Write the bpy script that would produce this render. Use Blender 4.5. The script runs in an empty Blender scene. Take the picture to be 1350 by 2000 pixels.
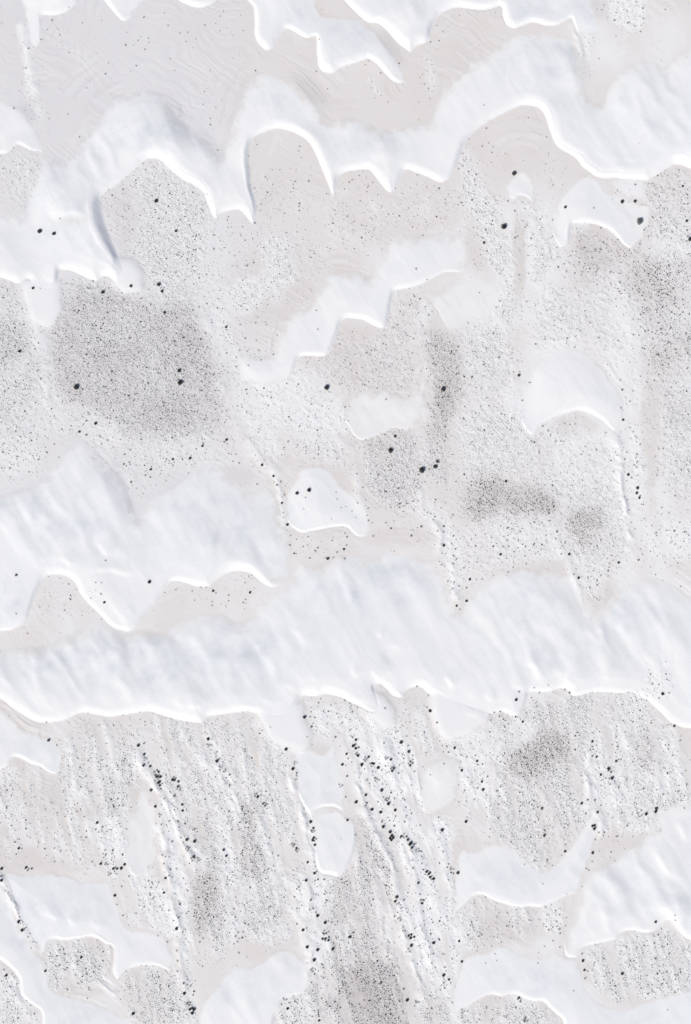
import bpy, math
import numpy as np

# ------------------------------------------------------------------ camera, sky, sun, exposure
sc = bpy.context.scene
PX = 0.4                       # metres per traced map unit
CAM_H = 1500.0
R = math.radians
cam_d = bpy.data.cameras.new('camera')
cam = bpy.data.objects.new('camera', cam_d)
sc.collection.objects.link(cam)
cam.location = (0, 0, CAM_H)
cam.rotation_euler = (0, 0, 0)
cam_d.sensor_fit = 'VERTICAL'
cam_d.sensor_height = 24
cam_d.lens = 24 * CAM_H / (2000 * PX)
cam_d.clip_start = 1
cam_d.clip_end = 20000
sc.camera = cam

SUN_EL = 44.0
SUN_AZ = (-0.70, -0.71)        # towards the sun, x right / y up
world = bpy.data.worlds.new('World')
sc.world = world
world.use_nodes = True
wn = world.node_tree
sky = wn.nodes.new('ShaderNodeTexSky')
sky.sky_type = 'NISHITA'
sky.sun_disc = False
sky.sun_elevation = R(SUN_EL)
sky.sun_rotation = math.atan2(SUN_AZ[0], SUN_AZ[1]) % (2 * math.pi)
sky.air_density = 0.75
sky.dust_density = 4.0
sky.ozone_density = 0.6
sky.altitude = 1200
bg = wn.nodes['Background']
bg.inputs['Strength'].default_value = 0.09
wn.links.new(sky.outputs['Color'], bg.inputs['Color'])

sun_d = bpy.data.lights.new('sun', 'SUN')
sun_d.energy = 2.5
sun_d.angle = R(0.6)
sun_d.color = (1.0, 0.955, 0.87)
sun = bpy.data.objects.new('sun', sun_d)
sc.collection.objects.link(sun)
ce = math.cos(R(SUN_EL))
az = np.array(SUN_AZ) / np.hypot(*SUN_AZ)
from mathutils import Vector
sun.rotation_euler = Vector((az[0] * ce, az[1] * ce, math.sin(R(SUN_EL)))).to_track_quat('Z', 'Y').to_euler()
sun.location = (-300, -300, 400)

sc.view_settings.view_transform = 'Standard'
sc.view_settings.look = 'None'
sc.view_settings.gamma = 1.0
sc.view_settings.use_curve_mapping = False
sc.view_settings.exposure = 0.55
sc.render.engine = 'CYCLES'

rng = np.random.default_rng(11)

# ------------------------------------------------------------------ the map: 2-unit grid of the ground in view
ST = 2.0
NX, NY = 676, 1001
gx = np.arange(NX) * ST
gy = np.arange(NY) * ST
GX, GY = np.meshgrid(gx, gy)


def noise(x, y, seed, scale, ang=0.0, stretch=1.0):
    """smooth value noise, -1..1; features `scale` across and scale*stretch along direction ang (deg from +x, y down)"""
    a = R(ang)
    u = (x * math.cos(a) + y * math.sin(a)) / (scale * stretch)
    v = (-x * math.sin(a) + y * math.cos(a)) / scale
    r = np.random.default_rng(seed)
    T = r.uniform(-1, 1, (256, 256))
    u0 = np.floor(u).astype(int); v0 = np.floor(v).astype(int)
    fu = u - u0; fv = v - v0
    fu = fu * fu * fu * (fu * (fu * 6 - 15) + 10); fv = fv * fv * fv * (fv * (fv * 6 - 15) + 10)
    i0 = u0 % 256; i1 = (u0 + 1) % 256; j0 = v0 % 256; j1 = (v0 + 1) % 256
    return (T[j0, i0] * (1 - fu) + T[j0, i1] * fu) * (1 - fv) + (T[j1, i0] * (1 - fu) + T[j1, i1] * fu) * fv


def fbm(x, y, seed, scale, octs=4, ang=0.0, stretch=1.0, gain=0.5):
    s = 0; a = 1; t = 0
    for k in range(octs):
        s = s + a * noise(x + 17.3 * k, y - 9.1 * k, seed + k, scale / (2 ** k), ang, stretch)
        t += a; a *= gain
    return s / t


def blur(A, r):
    """three box passes, radius r in map units"""
    n = max(1, int(round(r / ST / 1.7)))
    for _ in range(3):
        for ax in (0, 1):
            P = np.pad(A, [(n + 1, n) if i == ax else (0, 0) for i in (0, 1)], mode='edge')
            C = np.cumsum(P, axis=ax)
            L = A.shape[ax]
            A = (np.take(C, np.arange(2 * n + 1, 2 * n + 1 + L), axis=ax) - np.take(C, np.arange(0, L), axis=ax)) / (2 * n + 1)
    return A


def sstep(a, b, x):
    t = np.clip((x - a) / (b - a), 0, 1)
    return t * t * (3 - 2 * t)


def smooth_line(pts, closed=False, n=4):
    """Catmull-Rom resampling of a traced line"""
    P = np.array(pts, float)
    out = []
    N = len(P)
    for i in range(N if closed else N - 1):
        p0 = P[(i - 1) % N] if closed or i > 0 else P[i]
        p1 = P[i]; p2 = P[(i + 1) % N]
        p3 = P[(i + 2) % N] if closed or i + 2 < N else P[(i + 1) % N]
        for k in range(n):
            t = k / n
            out.append(0.5 * ((2 * p1) + (-p0 + p2) * t + (2 * p0 - 5 * p1 + 4 * p2 - p3) * t * t + (-p0 + 3 * p1 - 3 * p2 + p3) * t ** 3))
    if not closed:
        out.append(P[-1])
    return np.array(out)


def inside(poly, X, Y):
    m = np.zeros(X.shape, bool)
    n = len(poly)
    for i in range(n):
        x0, y0 = poly[i]; x1, y1 = poly[(i + 1) % n]
        if y0 == y1:
            continue
        c = (Y >= min(y0, y1)) & (Y < max(y0, y1))
        m ^= c & (X < x0 + (Y - y0) * (x1 - x0) / (y1 - y0))
    return m


def seg_dist(line, X, Y, sign=False):
    D = np.full(X.shape, 1e9); S = np.zeros(X.shape); T = np.zeros(X.shape)
    L = 0.0
    tot = np.sum(np.hypot(*np.diff(line, axis=0).T))
    for i in range(len(line) - 1):
        x0, y0 = line[i]; dx, dy = line[i + 1] - line[i]
        l2 = dx * dx + dy * dy + 1e-9
        t = np.clip(((X - x0) * dx + (Y - y0) * dy) / l2, 0, 1)
        ex = X - x0 - t * dx; ey = Y - y0 - t * dy
        d = ex * ex + ey * ey
        m = d < D
        D = np.where(m, d, D)
        if sign:
            S = np.where(m, np.sign(dx * ey - dy * ex), S)      # + = below a line drawn left to right
            T = np.where(m, (L + t * math.sqrt(l2)) / tot, T)
        L += math.sqrt(l2)
    return (np.sqrt(D), S, T) if sign else np.sqrt(D)


def box(pts, m):
    P = np.asarray(pts)
    x0 = int(np.clip((P[:, 0].min() - m) // ST, 0, NX)); x1 = int(np.clip((P[:, 0].max() + m) // ST + 1, 0, NX))
    y0 = int(np.clip((P[:, 1].min() - m) // ST, 0, NY)); y1 = int(np.clip((P[:, 1].max() + m) // ST + 1, 0, NY))
    return slice(y0, y1), slice(x0, x1)


# ------------------------------------------------------------------ dunes: toe of the slip face (x, y, slip width), then the windward edge
DUNES = []


def dune(label, toe, feather, top=1.0):
    DUNES.append((label, toe, feather, top))


dune('small white dune tongue at the top left corner with a thin tail of shrubs',
     [(68, 98, 3), (80, 80, 5), (82, 55, 6), (83, 31, 8), (103, 31, 9), (127, 25, 9), (143, 13, 8), (153, 0, 8), (165, -40, 8)],
     [(30, -40), (40, 0), (47, 25), (50, 60), (58, 88), (68, 98)])
dune('narrow V-shaped dune tip poking down from the top edge above the striped flat',
     [(190, -30, 10), (203, 0, 9), (215, 15, 9), (230, 33, 8), (240, 41, 6), (252, 38, 4), (262, 25, 3)], [(262, 25), (272, 12), (292, -5), (310, -30)])
dune('shallow bowl of bright sand at the top edge beside the long smooth flat',
     [(335, -20, 8), (348, 0, 10), (365, 10, 12), (385, 15, 13), (405, 12, 12), (425, 0, 9), (440, -20, 6)], [(440, -20), (440, -60), (335, -60), (335, -20)])
dune('scalloped white dune in the top row ending in a long drooping lobe',
     [(470, -20, 6), (483, 0, 7), (495, 14, 8), (498, 40, 9), (498, 70, 9), (505, 85, 10), (520, 98, 12), (532, 95, 11), (541, 80, 10), (553, 62, 10),
      (562, 57, 10), (580, 67, 9), (598, 75, 8), (612, 72, 7), (618, 76, 8), (620, 110, 12), (622, 130, 15), (632, 140, 18), (650, 143, 20), (665, 133, 14),
      (690, 125, 12), (712, 117, 13), (720, 115, 14), (735, 125, 12), (750, 143, 10), (765, 158, 8), (780, 164, 6), (790, 162, 4)],
     [(790, 162), (793, 150), (782, 130), (768, 108), (752, 85), (736, 62), (720, 50), (700, 38), (675, 34), (645, 34), (625, 28), (618, 0), (610, -60), (470, -60), (470, -20)])
dune('bright top right dune with a wavy crest above the pinkish flat',
     [(655, -30, 12), (670, 0, 13), (690, 20, 13), (710, 38, 12), (722, 46, 9), (738, 47, 11), (755, 60, 15), (775, 82, 17), (793, 97, 16), (802, 102, 15), (815, 90, 14), (833, 83, 12),
      (841, 70, 10), (845, 52, 11), (852, 38, 13), (862, 27, 15), (880, 18, 16), (895, 15, 15), (910, 17, 13), (940, 20, 12), (960, 18, 11), (978, 14, 9),
      (982, 35, 12), (990, 50, 13), (1005, 56, 12), (1020, 51, 10), (1040, 45, 10), (1065, 49, 10), (1085, 50, 8), (1100, 43, 7), (1115, 35, 6), (1122, 48, 5), (1130, 66, 4)],
     [(1130, 66), (1147, 72), (1172, 62), (1166, 32), (1157, 0), (1150, -60), (655, -60), (655, -30)])
dune('low white dune at the left edge above a small speckled flat',
     [(-50, 306, 5), (0, 302, 6), (15, 299, 7), (33, 283, 8), (45, 287, 7), (60, 294, 5), (75, 297, 4), (88, 300, 3)],
     [(88, 300), (83, 277), (67, 247), (43, 213), (7, 200), (-50, 195), (-50, 306)])
dune('long sweeping white ridge across the picture with deep scalloped bright slip faces',
     [(-50, 535, 10), (0, 541, 12), (20, 548, 13), (37, 553, 12), (55, 545, 9), (65, 556, 6), (84, 563, 4), (104, 564, 6), (113, 548, 12), (117, 529, 14),
      (127, 528, 14), (143, 531, 13), (165, 541, 12), (188, 549, 10), (200, 541, 9), (213, 541, 9), (226, 553, 7), (240, 546, 8), (243, 526, 14),
      (232, 500, 26), (217, 463, 32), (203, 427, 32), (197, 400, 28), (198, 385, 22), (215, 371, 15), (240, 352, 15), (262, 333, 17), (283, 314, 20), (300, 309, 22), (317, 315, 21), (333, 332, 19), (353, 347, 18), (377, 360, 17),
      (397, 377, 16), (407, 400, 12), (415, 420, 9), (423, 427, 8), (432, 417, 8), (450, 411, 9), (467, 410, 9), (477, 419, 8), (487, 430, 6), (495, 437, 5), (499, 422, 7), (499, 398, 10), (490, 360, 13), (485, 317, 16), (486, 287, 17),
      (495, 269, 14), (517, 258, 13), (543, 251, 15), (570, 257, 15), (593, 270, 15), (607, 284, 15), (623, 317, 14), (637, 350, 12), (646, 375, 9), (652, 383, 7), (657, 362, 8), (662, 345, 10), (683, 335, 12), (717, 331, 14), (730, 342, 13),
      (747, 363, 10), (760, 375, 8), (771, 370, 9), (783, 347, 11), (793, 332, 13), (813, 337, 13), (837, 347, 11), (860, 356, 9), (874, 351, 8), (887, 335, 9), (897, 313, 11), (902, 297, 13), (912, 275, 14), (933, 253, 13), (957, 237, 13), (987, 220, 14), (1013, 208, 16),
      (1033, 206, 17), (1053, 211, 17), (1067, 230, 16), (1074, 253, 14), (1087, 283, 13), (1107, 297, 12), (1127, 310, 12), (1140, 326, 12), (1163, 342, 11), (1180, 347, 11), (1203, 347, 14), (1220, 350, 17), (1250, 352, 20), (1265, 353, 17), (1277, 346, 15), (1293, 336, 18),
      (1315, 323, 24), (1333, 322, 24), (1355, 330, 20), (1400, 335, 18)],
     [(1400, 60), (1350, 85), (1327, 103), (1300, 127), (1277, 118), (1240, 120), (1213, 135), (1193, 162), (1177, 197), (1163, 201), (1150, 187), (1143, 160), (1137, 130), (1127, 100), (1112, 68), (1060, 62), (1010, 64), (982, 86), (940, 105), (910, 128),
      (890, 145), (870, 165), (855, 195), (845, 225), (832, 243), (800, 243), (765, 252), (742, 252), (720, 240), (690, 230), (668, 232), (647, 239), (630, 224), (610, 200), (585, 172), (555, 149), (530, 141), (505, 148), (485, 168), (473, 190), (466, 212), (455, 238), (444, 275),
      (434, 316), (425, 300), (408, 281), (377, 253), (343, 230), (328, 197), (313, 181), (283, 177), (243, 184), (213, 201), (193, 230), (167, 263), (143, 300), (115, 309), (90, 306), (70, 332), (57, 365), (50, 400), (36, 426), (15, 420), (-50, 430), (-50, 535)])
dune('chain of three bare white dune lobes stepping down between speckled beige flats',
     [(565, 745, 5), (572, 728, 8), (578, 712, 9), (587, 697, 9), (610, 696, 8), (630, 697, 6), (642, 691, 6), (650, 676, 9), (660, 650, 11), (667, 629, 11), (677, 622, 9), (693, 623, 9), (713, 627, 9), (730, 636, 8), (743, 641, 7), (753, 636, 7), (760, 616, 9), (765, 590, 10),
      (770, 569, 9), (787, 565, 8), (810, 560, 7), (837, 548, 6), (863, 535, 5), (880, 531, 4), (900, 532, 3), (916, 525, 3)],
     [(916, 525), (919, 500), (913, 470), (900, 457), (870, 454), (830, 457), (782, 460), (757, 474), (742, 496), (730, 524), (722, 538), (705, 531), (675, 527), (647, 533), (630, 552), (615, 577), (603, 600), (583, 604), (560, 620), (546, 640), (538, 664), (530, 690), (500, 690), (462, 688), (455, 720), (470, 750), (520, 765), (565, 745)])
dune('low bare sand sheet tucked below the uppermost bare lobe of the chain',
     [(890, 648, 3), (875, 640, 3), (858, 612, 2), (840, 590, 2)], [(840, 590), (832, 566), (862, 566), (892, 548), (922, 543), (955, 545), (972, 562), (976, 592), (965, 615), (940, 626), (912, 637), (890, 648)])
dune('soft oval patch of bare white sand in the middle of the speckled plain',
     [(665, 812, 3), (682, 835, 3), (692, 852, 3), (712, 860, 4), (750, 846, 3), (770, 836, 3), (792, 840, 3), (820, 830, 3)], [(820, 830), (832, 800), (836, 770), (831, 730), (822, 745), (812, 768), (790, 776), (750, 766), (702, 768), (680, 782), (665, 812)])
dune('angular white dune with a sharp bright brow under the right part of the long ridge',
     [(1080, 455, 4), (1092, 480, 5), (1104, 480, 7), (1112, 468, 10), (1116, 440, 11), (1127, 435, 10), (1157, 437, 10), (1187, 447, 10), (1203, 460, 9), (1220, 478, 6), (1233, 483, 5), (1247, 470, 4), (1263, 457, 3)],
     [(1263, 457), (1271, 427), (1272, 402), (1250, 396), (1222, 386), (1192, 376), (1180, 360), (1171, 350), (1150, 342), (1130, 347), (1110, 367), (1094, 390), (1082, 420), (1080, 455)])
dune('tiny white dune with a curled lip beside a lone dark shrub',
     [(988, 382, 2), (1003, 389, 5), (1015, 381, 6), (1030, 385, 5), (1043, 397, 3)], [(1043, 397), (1047, 375), (1037, 350), (1022, 335), (1005, 341), (985, 362), (988, 382)])
dune('smooth white oval dune on the right with a curved bright rim',
     [(1020, 815, 4), (1026, 838, 5), (1038, 848, 6), (1047, 841, 7), (1060, 827, 8), (1087, 813, 8), (1113, 804, 8), (1133, 801, 8), (1157, 809, 8), (1177, 822, 7), (1190, 836, 6), (1203, 845, 5)],
     [(1203, 845), (1218, 815), (1219, 782), (1206, 757), (1190, 737), (1176, 717), (1153, 695), (1133, 679), (1113, 675), (1087, 683), (1063, 699), (1041, 717), (1033, 742), (1024, 780), (1020, 815)])
dune('small pale dune dotted with three dark shrubs left of the middle',
     [(557, 1000, 3), (562, 1020, 3), (573, 1033, 4), (590, 1041, 5), (610, 1038, 5), (630, 1034, 5), (650, 1030, 5), (677, 1030, 5), (697, 1047, 4), (717, 1048, 3)],
     [(717, 1048), (727, 1030), (723, 1007), (711, 985), (690, 970), (665, 942), (645, 920), (620, 909), (600, 909), (584, 920), (573, 945), (560, 965), (557, 1000)])
dune('wide twin-humped dune on the left with blue-grey windward slopes',
     [(-50, 1238, 7), (15, 1231, 8), (40, 1222, 8), (52, 1210, 9), (60, 1190, 9), (70, 1160, 9), (83, 1133, 10), (100, 1123, 10), (127, 1124, 9), (147, 1137, 7), (160, 1162, 6), (180, 1184, 6), (197, 1201, 6), (217, 1223, 7), (247, 1233, 6), (262, 1228, 6), (274, 1214, 7), (288, 1195, 7),
      (308, 1170, 7), (323, 1150, 7), (337, 1136, 8), (360, 1138, 9), (383, 1146, 9), (407, 1146, 10), (423, 1133, 14), (450, 1117, 19), (480, 1117, 19), (497, 1125, 17), (513, 1139, 14), (530, 1148, 10), (548, 1143, 6)],
     [(548, 1143), (569, 1120), (573, 1090), (567, 1053), (554, 1027), (543, 987), (530, 957), (510, 955), (482, 958), (455, 940), (435, 916), (410, 909), (385, 914), (362, 927), (343, 941), (318, 956), (298, 972), (284, 992), (273, 1013), (264, 998), (255, 970), (246, 945),
      (233, 929), (215, 914), (196, 893), (181, 869), (165, 862), (141, 868), (125, 879), (109, 901), (90, 925), (65, 941), (40, 955), (5, 966), (-50, 978), (-50, 1238)])
dune('broad rippled dune belt spanning the picture below the middle with a long bright foot',
     [(-50, 1335, 12), (0, 1363, 13), (20, 1379, 13), (33, 1387, 12), (50, 1400, 11), (70, 1410, 10), (87, 1412, 10), (123, 1408, 11), (143, 1400, 12), (160, 1393, 12), (183, 1395, 10), (213, 1400, 9), (240, 1397, 10), (273, 1392, 13), (293, 1390, 15), (313, 1397, 13), (333, 1403, 11), (367, 1410, 9),
      (393, 1412, 9), (407, 1400, 10), (427, 1397, 11), (450, 1393, 11), (480, 1390, 10), (498, 1391, 8), (520, 1394, 6), (545, 1398, 5), (566, 1392, 5), (580, 1374, 8), (592, 1359, 12), (617, 1360, 13), (640, 1356, 13), (667, 1363, 12), (683, 1372, 11),
      (703, 1380, 9), (718, 1390, 7), (733, 1392, 5), (740, 1378, 4), (735, 1354, 5), (731, 1340, 7), (742, 1336, 8), (755, 1346, 8), (766, 1358, 8), (784, 1363, 8), (792, 1352, 9), (803, 1344, 12), (822, 1342, 13), (836, 1354, 10), (850, 1362, 8), (878, 1374, 7),
      (912, 1384, 6), (945, 1396, 5), (970, 1392, 6), (983, 1390, 6), (1000, 1398, 5), (1015, 1398, 4), (1028, 1368, 5), (1034, 1352, 6), (1055, 1352, 6), (1075, 1350, 6), (1095, 1344, 7), (1108, 1349, 8), (1120, 1360, 7), (1137, 1358, 6), (1160, 1352, 7), (1185, 1352, 8), (1205, 1353, 6), (1235, 1352, 3),
      (1262, 1364, 6), (1285, 1386, 8), (1310, 1410, 8), (1333, 1420, 7), (1352, 1423, 7), (1400, 1430, 7)],
     [(1400, 1175), (1350, 1168), (1325, 1150), (1290, 1131), (1250, 1131), (1216, 1146), (1195, 1166), (1172, 1190), (1155, 1208), (1140, 1205), (1133, 1185), (1120, 1156), (1104, 1131), (1080, 1116), (1040, 1110), (1008, 1106), (984, 1109), (960, 1117), (934, 1141), (911, 1170), (900, 1197), (888, 1180), (875, 1143),
      (860, 1108), (846, 1108), (830, 1095), (795, 1078), (750, 1077), (705, 1086), (682, 1082), (655, 1088), (637, 1101), (600, 1101), (578, 1093), (574, 1110), (552, 1146), (536, 1153), (516, 1166), (501, 1185), (488, 1206), (462, 1214), (430, 1198), (383, 1201), (352, 1212), (318, 1235), (274, 1231), (247, 1235), (217, 1225), (194, 1209),
      (167, 1223), (127, 1241), (92, 1259), (40, 1265), (-50, 1272), (-50, 1335)])
dune('small white dune at the left edge under a beige strip of the rippled belt',
     [(-50, 1510, 7), (0, 1503, 7), (17, 1495, 7), (27, 1480, 8), (40, 1481, 8), (60, 1492, 7), (80, 1499, 6), (97, 1510, 5), (110, 1512, 3), (122, 1498, 2)],
     [(122, 1498), (125, 1478), (118, 1458), (106, 1444), (88, 1438), (60, 1431), (36, 1416), (17, 1395), (0, 1384), (-50, 1372), (-50, 1510)])
dune('smooth teardrop of bare sand between shrubby ridges at the lower left',
     [(240, 1650, 3), (244, 1675, 3), (252, 1697, 4), (266, 1712, 4), (290, 1704, 4), (300, 1690, 4)], [(300, 1690), (311, 1668), (314, 1640), (314, 1600), (300, 1570), (290, 1540), (276, 1500), (270, 1530), (262, 1572), (250, 1602), (241, 1632), (240, 1650)])
dune('bare sand apron leading down to the tongue-shaped hollow in the lower middle',
     [(580, 1545, 4), (590, 1572, 6), (605, 1591, 8), (622, 1580, 8), (650, 1576, 9), (668, 1584, 7), (674, 1577, 4)], [(674, 1577), (673, 1530), (661, 1482), (652, 1452), (630, 1470), (606, 1462), (582, 1464), (573, 1480), (578, 1525), (580, 1545)])
dune('tongue-shaped smooth white dune with a rounded end in the lower middle',
     [(612, 1660, 5), (617, 1688, 6), (627, 1705, 7), (645, 1709, 8), (660, 1713, 8), (671, 1705, 7), (685, 1685, 7), (695, 1660, 8), (697, 1630, 8), (690, 1602, 5)], [(690, 1602), (668, 1589), (650, 1583), (625, 1588), (607, 1600), (609, 1630), (612, 1660)])
dune('white dune at the lower left with a scalloped foot above two speckled hollows',
     [(80, 1864, 6), (88, 1855, 8), (95, 1838, 9), (105, 1833, 9), (125, 1836, 8), (150, 1833, 8), (175, 1829, 8), (190, 1833, 8), (207, 1843, 7), (220, 1847, 5), (223, 1870, 4), (221, 1895, 5), (231, 1912, 6), (243, 1900, 7), (257, 1890, 8), (283, 1886, 8), (307, 1887, 7), (325, 1894, 5), (338, 1902, 4)],
     [(338, 1902), (338, 1868), (322, 1832), (290, 1817), (250, 1814), (236, 1780), (221, 1742), (203, 1722), (167, 1722), (135, 1712), (100, 1706), (60, 1709), (25, 1704), (5, 1712), (22, 1752), (44, 1808), (62, 1838), (80, 1864)])
dune('bluish white dune slope filling the bottom left corner',
     [(90, 2060, 5), (84, 2000, 5), (80, 1975, 6), (63, 1961, 6), (42, 1942, 6), (34, 1906, 6), (0, 1874, 6), (-50, 1855, 6)],
     [(-50, 1700), (0, 1720), (18, 1758), (40, 1812), (58, 1844), (78, 1868), (90, 1880), (96, 1905), (102, 1930), (130, 1944), (165, 1950), (200, 1964), (240, 1984), (265, 2000), (275, 2060), (90, 2060)])
dune('bowl-shaped white dune at the lower right with a smooth curved foot',
     [(888, 1782, 4), (900, 1773, 7), (917, 1759, 9), (927, 1750, 9), (943, 1747, 8), (963, 1757, 8), (987, 1765, 8), (1010, 1773, 8), (1033, 1770, 8), (1057, 1771, 8), (1077, 1763, 7), (1100, 1752, 6), (1130, 1743, 4)],
     [(1130, 1743), (1145, 1705), (1155, 1680), (1162, 1640), (1170, 1600), (1162, 1582), (1148, 1597), (1136, 1618), (1113, 1650), (1097, 1673), (1077, 1690), (1057, 1700), (1033, 1683), (1010, 1663), (983, 1650), (950, 1651), (925, 1662), (905, 1656), (893, 1680), (884, 1730), (888, 1782)])
dune('fan-shaped rippled white dune at the right edge near the bottom',
     [(1098, 1842, 3), (1103, 1865, 5), (1112, 1871, 6), (1127, 1869, 6), (1138, 1852, 6), (1167, 1843, 6), (1200, 1835, 6), (1213, 1823, 7), (1233, 1818, 7), (1260, 1822, 6), (1280, 1818, 5), (1295, 1803, 4), (1308, 1795, 5), (1318, 1803, 7), (1331, 1822, 8), (1346, 1835, 8), (1400, 1852, 8)],
     [(1400, 1560), (1345, 1562), (1310, 1568), (1284, 1588), (1277, 1613), (1262, 1631), (1233, 1651), (1208, 1668), (1177, 1684), (1146, 1712), (1133, 1742), (1120, 1790), (1107, 1815), (1098, 1842)])
dune('wide pale dune across the bottom right with a thin scalloped rim',
     [(880, 1980, 3), (900, 1970, 4), (920, 1961, 5), (943, 1947, 6), (960, 1942, 6), (980, 1945, 6), (1003, 1940, 6), (1023, 1948, 6), (1043, 1955, 6), (1060, 1956, 6), (1073, 1969, 6), (1087, 1980, 6), (1100, 1996, 6), (1115, 2060, 6)],
     [(1400, 2060), (1400, 1930), (1345, 1931), (1300, 1945), (1265, 1951), (1225, 1967), (1185, 1965), (1147, 1933), (1137, 1900), (1128, 1876), (1105, 1872), (1085, 1859), (1060, 1868), (1017, 1864), (985, 1846), (950, 1858), (912, 1866), (900, 1882), (893, 1905), (882, 1950), (880, 1980)])
dune('soft rippled white dune at the bottom edge left of the middle',
     [(532, 2060, 5), (533, 2005, 6), (538, 1984, 7), (548, 1972, 6), (553, 1954, 4), (570, 1945, 3), (590, 1940, 3), (603, 1925, 3)], [(603, 1925), (608, 1900), (611, 1866), (600, 1880), (580, 1868), (560, 1853), (528, 1860), (514, 1876), (485, 1888), (452, 1889), (421, 1925), (396, 1960), (384, 2000), (380, 2060), (532, 2060)])
dune('bare pale sand patch right of the clumped shrubs in the lower middle',
     [(818, 1545, 2), (830, 1585, 2), (860, 1580, 2), (890, 1565, 2)], [(890, 1565), (902, 1530), (906, 1492), (886, 1476), (858, 1481), (830, 1491), (813, 1512), (818, 1545)])

H = np.zeros((NY, NX))
SAND = np.zeros((NY, NX))
DID = np.full((NY, NX), -1)
DOUT = np.full((NY, NX), 1e9)
SLIP = np.zeros((NY, NX))
STOSS = np.zeros((NY, NX))
warp_x = 2.2 * fbm(GX, GY, 301, 26, 3)
warp_y = 2.2 * fbm(GX, GY, 331, 26, 3)
for di, (label, toe, fea, top) in enumerate(DUNES):
    tl = smooth_line([p[:2] for p in toe]); tw = smooth_line([(p[2], 0) for p in toe])[:, 0]
    fl = smooth_line(fea)
    b = box(np.vstack([tl, fl]), 150)
    X = GX[b] + warp_x[b] * 0.6; Y = GY[b] + warp_y[b] * 0.6
    m = inside(np.vstack([tl, fl]), X, Y)
    d1 = seg_dist(tl, X, Y); d2 = seg_dist(fl, X, Y)
    # slip width, blended along the toe
    ws = np.zeros(X.shape); wt = np.zeros(X.shape); vs = np.zeros(X.shape); vt = np.zeros(X.shape); us = np.zeros(X.shape); ut = np.zeros(X.shape)
    for (px, py), w in zip(tl[::2], tw[::2]):
        q = 1.0 / ((X - px) ** 2 + (Y - py) ** 2 + 25) ** 3
        ws += q * w; wt += q
        q = 1.0 / ((X - px) ** 2 + (Y - py) ** 2 + 500) ** 1.5
        vs += q * w; vt += q
        q = 1.0 / ((X - px) ** 2 + (Y - py) ** 2 + 90) ** 2.5
        us += q * w; ut += q
    w = ws / wt * (.72 + .42 * fbm(X, Y, 161, 46, 3)) + .3
    n0 = fbm(X, Y, 141, 90, 2)
    g1y, g1x = np.gradient(d1, ST)
    face = -(g1x * az[0] - g1y * az[1])            # 1: the face looks at the sun, -1: away
    face = blur(face, 6)
    sl = 0.37 + 0.06 * fbm(X, Y, 151, 34, 2) + 0.22 * sstep(.15, -.6, face)
    h1 = d1 * sl * PX * np.minimum(1, .55 + .45 * d1 / (0.5 * w + .5))
    crest = vs / vt * .36 * PX * np.clip(1.15 * (us / ut) / (vs / vt) , .12, 1.0)
    t = d2 / (d2 + np.maximum(d1 - w * 0.6, 0) + 1e-6)
    lift = 1.0 - np.exp(-(d2 / (52.0 + 26.0 * n0)) ** 1.3)
    hs = crest * (0.30 * t ** 1.6 + 0.70 * lift * (0.55 + 0.45 * t))
    hs = hs + 0.5 * lift * np.minimum(1, d1 / 40)
    k = 0.10 + 0.65 * crest
    hh = np.minimum(h1, hs) - 0.25 * np.maximum(k - np.abs(h1 - hs), 0) ** 2 / k
    hh = np.maximum(hh, np.minimum(h1, hs) * .6) * m
    H[b] = np.maximum(H[b], hh)
    # bare sand: crisp at the toe, feathered to windward
    n1 = fbm(X, Y, 41, 14, 3)
    low = max(p[2] for p in toe) <= 4.5
    small = m.sum() < 9000
    fw, fn = (15, 12) if low else ((8, 5) if small else (20, 13))
    s = np.where(m, sstep(-fn * .3, fw, d2 + fn * n1 - 1) * sstep(-0.5, 4.0 if low else 1.6, d1), 0) * (.85 if low else 1)
    SAND[b] = np.maximum(SAND[b], s)
    DID[b] = np.where(m, di, DID[b])
    DOUT[b] = np.minimum(DOUT[b], np.where(m, 1e9, d2))
    SLIP[b] = np.where(m, np.maximum(SLIP[b], sstep(1.15, 0.85, d1 / (w + .1))), SLIP[b])
    STOSS[b] = np.where(m, np.maximum(STOSS[b], np.minimum(1, d2 / 25) * np.minimum(1, np.maximum(d1 - w, 0) / 25)), STOSS[b])

# low sheets of sand running out from the dunes
for poly, hh_, soft in [([(48, 548), (115, 552), (118, 605), (102, 634), (86, 641), (66, 627), (50, 590)], .9, 4), ([(226, 500), (268, 518), (281, 540), (277, 567), (262, 576), (240, 572), (222, 550)], 1.0, 4),
                        ([(496, 1384), (524, 1435), (548, 1459), (590, 1465), (606, 1457), (600, 1420), (588, 1370)], 1.1, 4), ([(700, 1372), (728, 1411), (745, 1421), (762, 1423), (776, 1413), (773, 1386), (752, 1370), (735, 1350)], 1.1, 4),
                        ([(838, 1352), (846, 1410), (856, 1438), (871, 1449), (900, 1435), (927, 1424), (948, 1413), (955, 1390), (900, 1370)], 1.3, 3), ([(1195, 350), (1262, 354), (1262, 392), (1215, 385)], .3, 8)]:
    b = box(poly, 30)
    q = inside(poly, GX[b] + 3.5 * warp_x[b], GY[b] + 3.5 * warp_y[b]).astype(float)
    H[b] = np.maximum(H[b], hh_ * blur(q, 7)); SAND[b] = np.maximum(SAND[b], blur(q, soft) * .97)
    qb = np.clip(blur(q, 5) * 1.6, 0, 1); H[b] = H[b] * (1 - qb) + blur(H[b], 7) * qb
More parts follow.
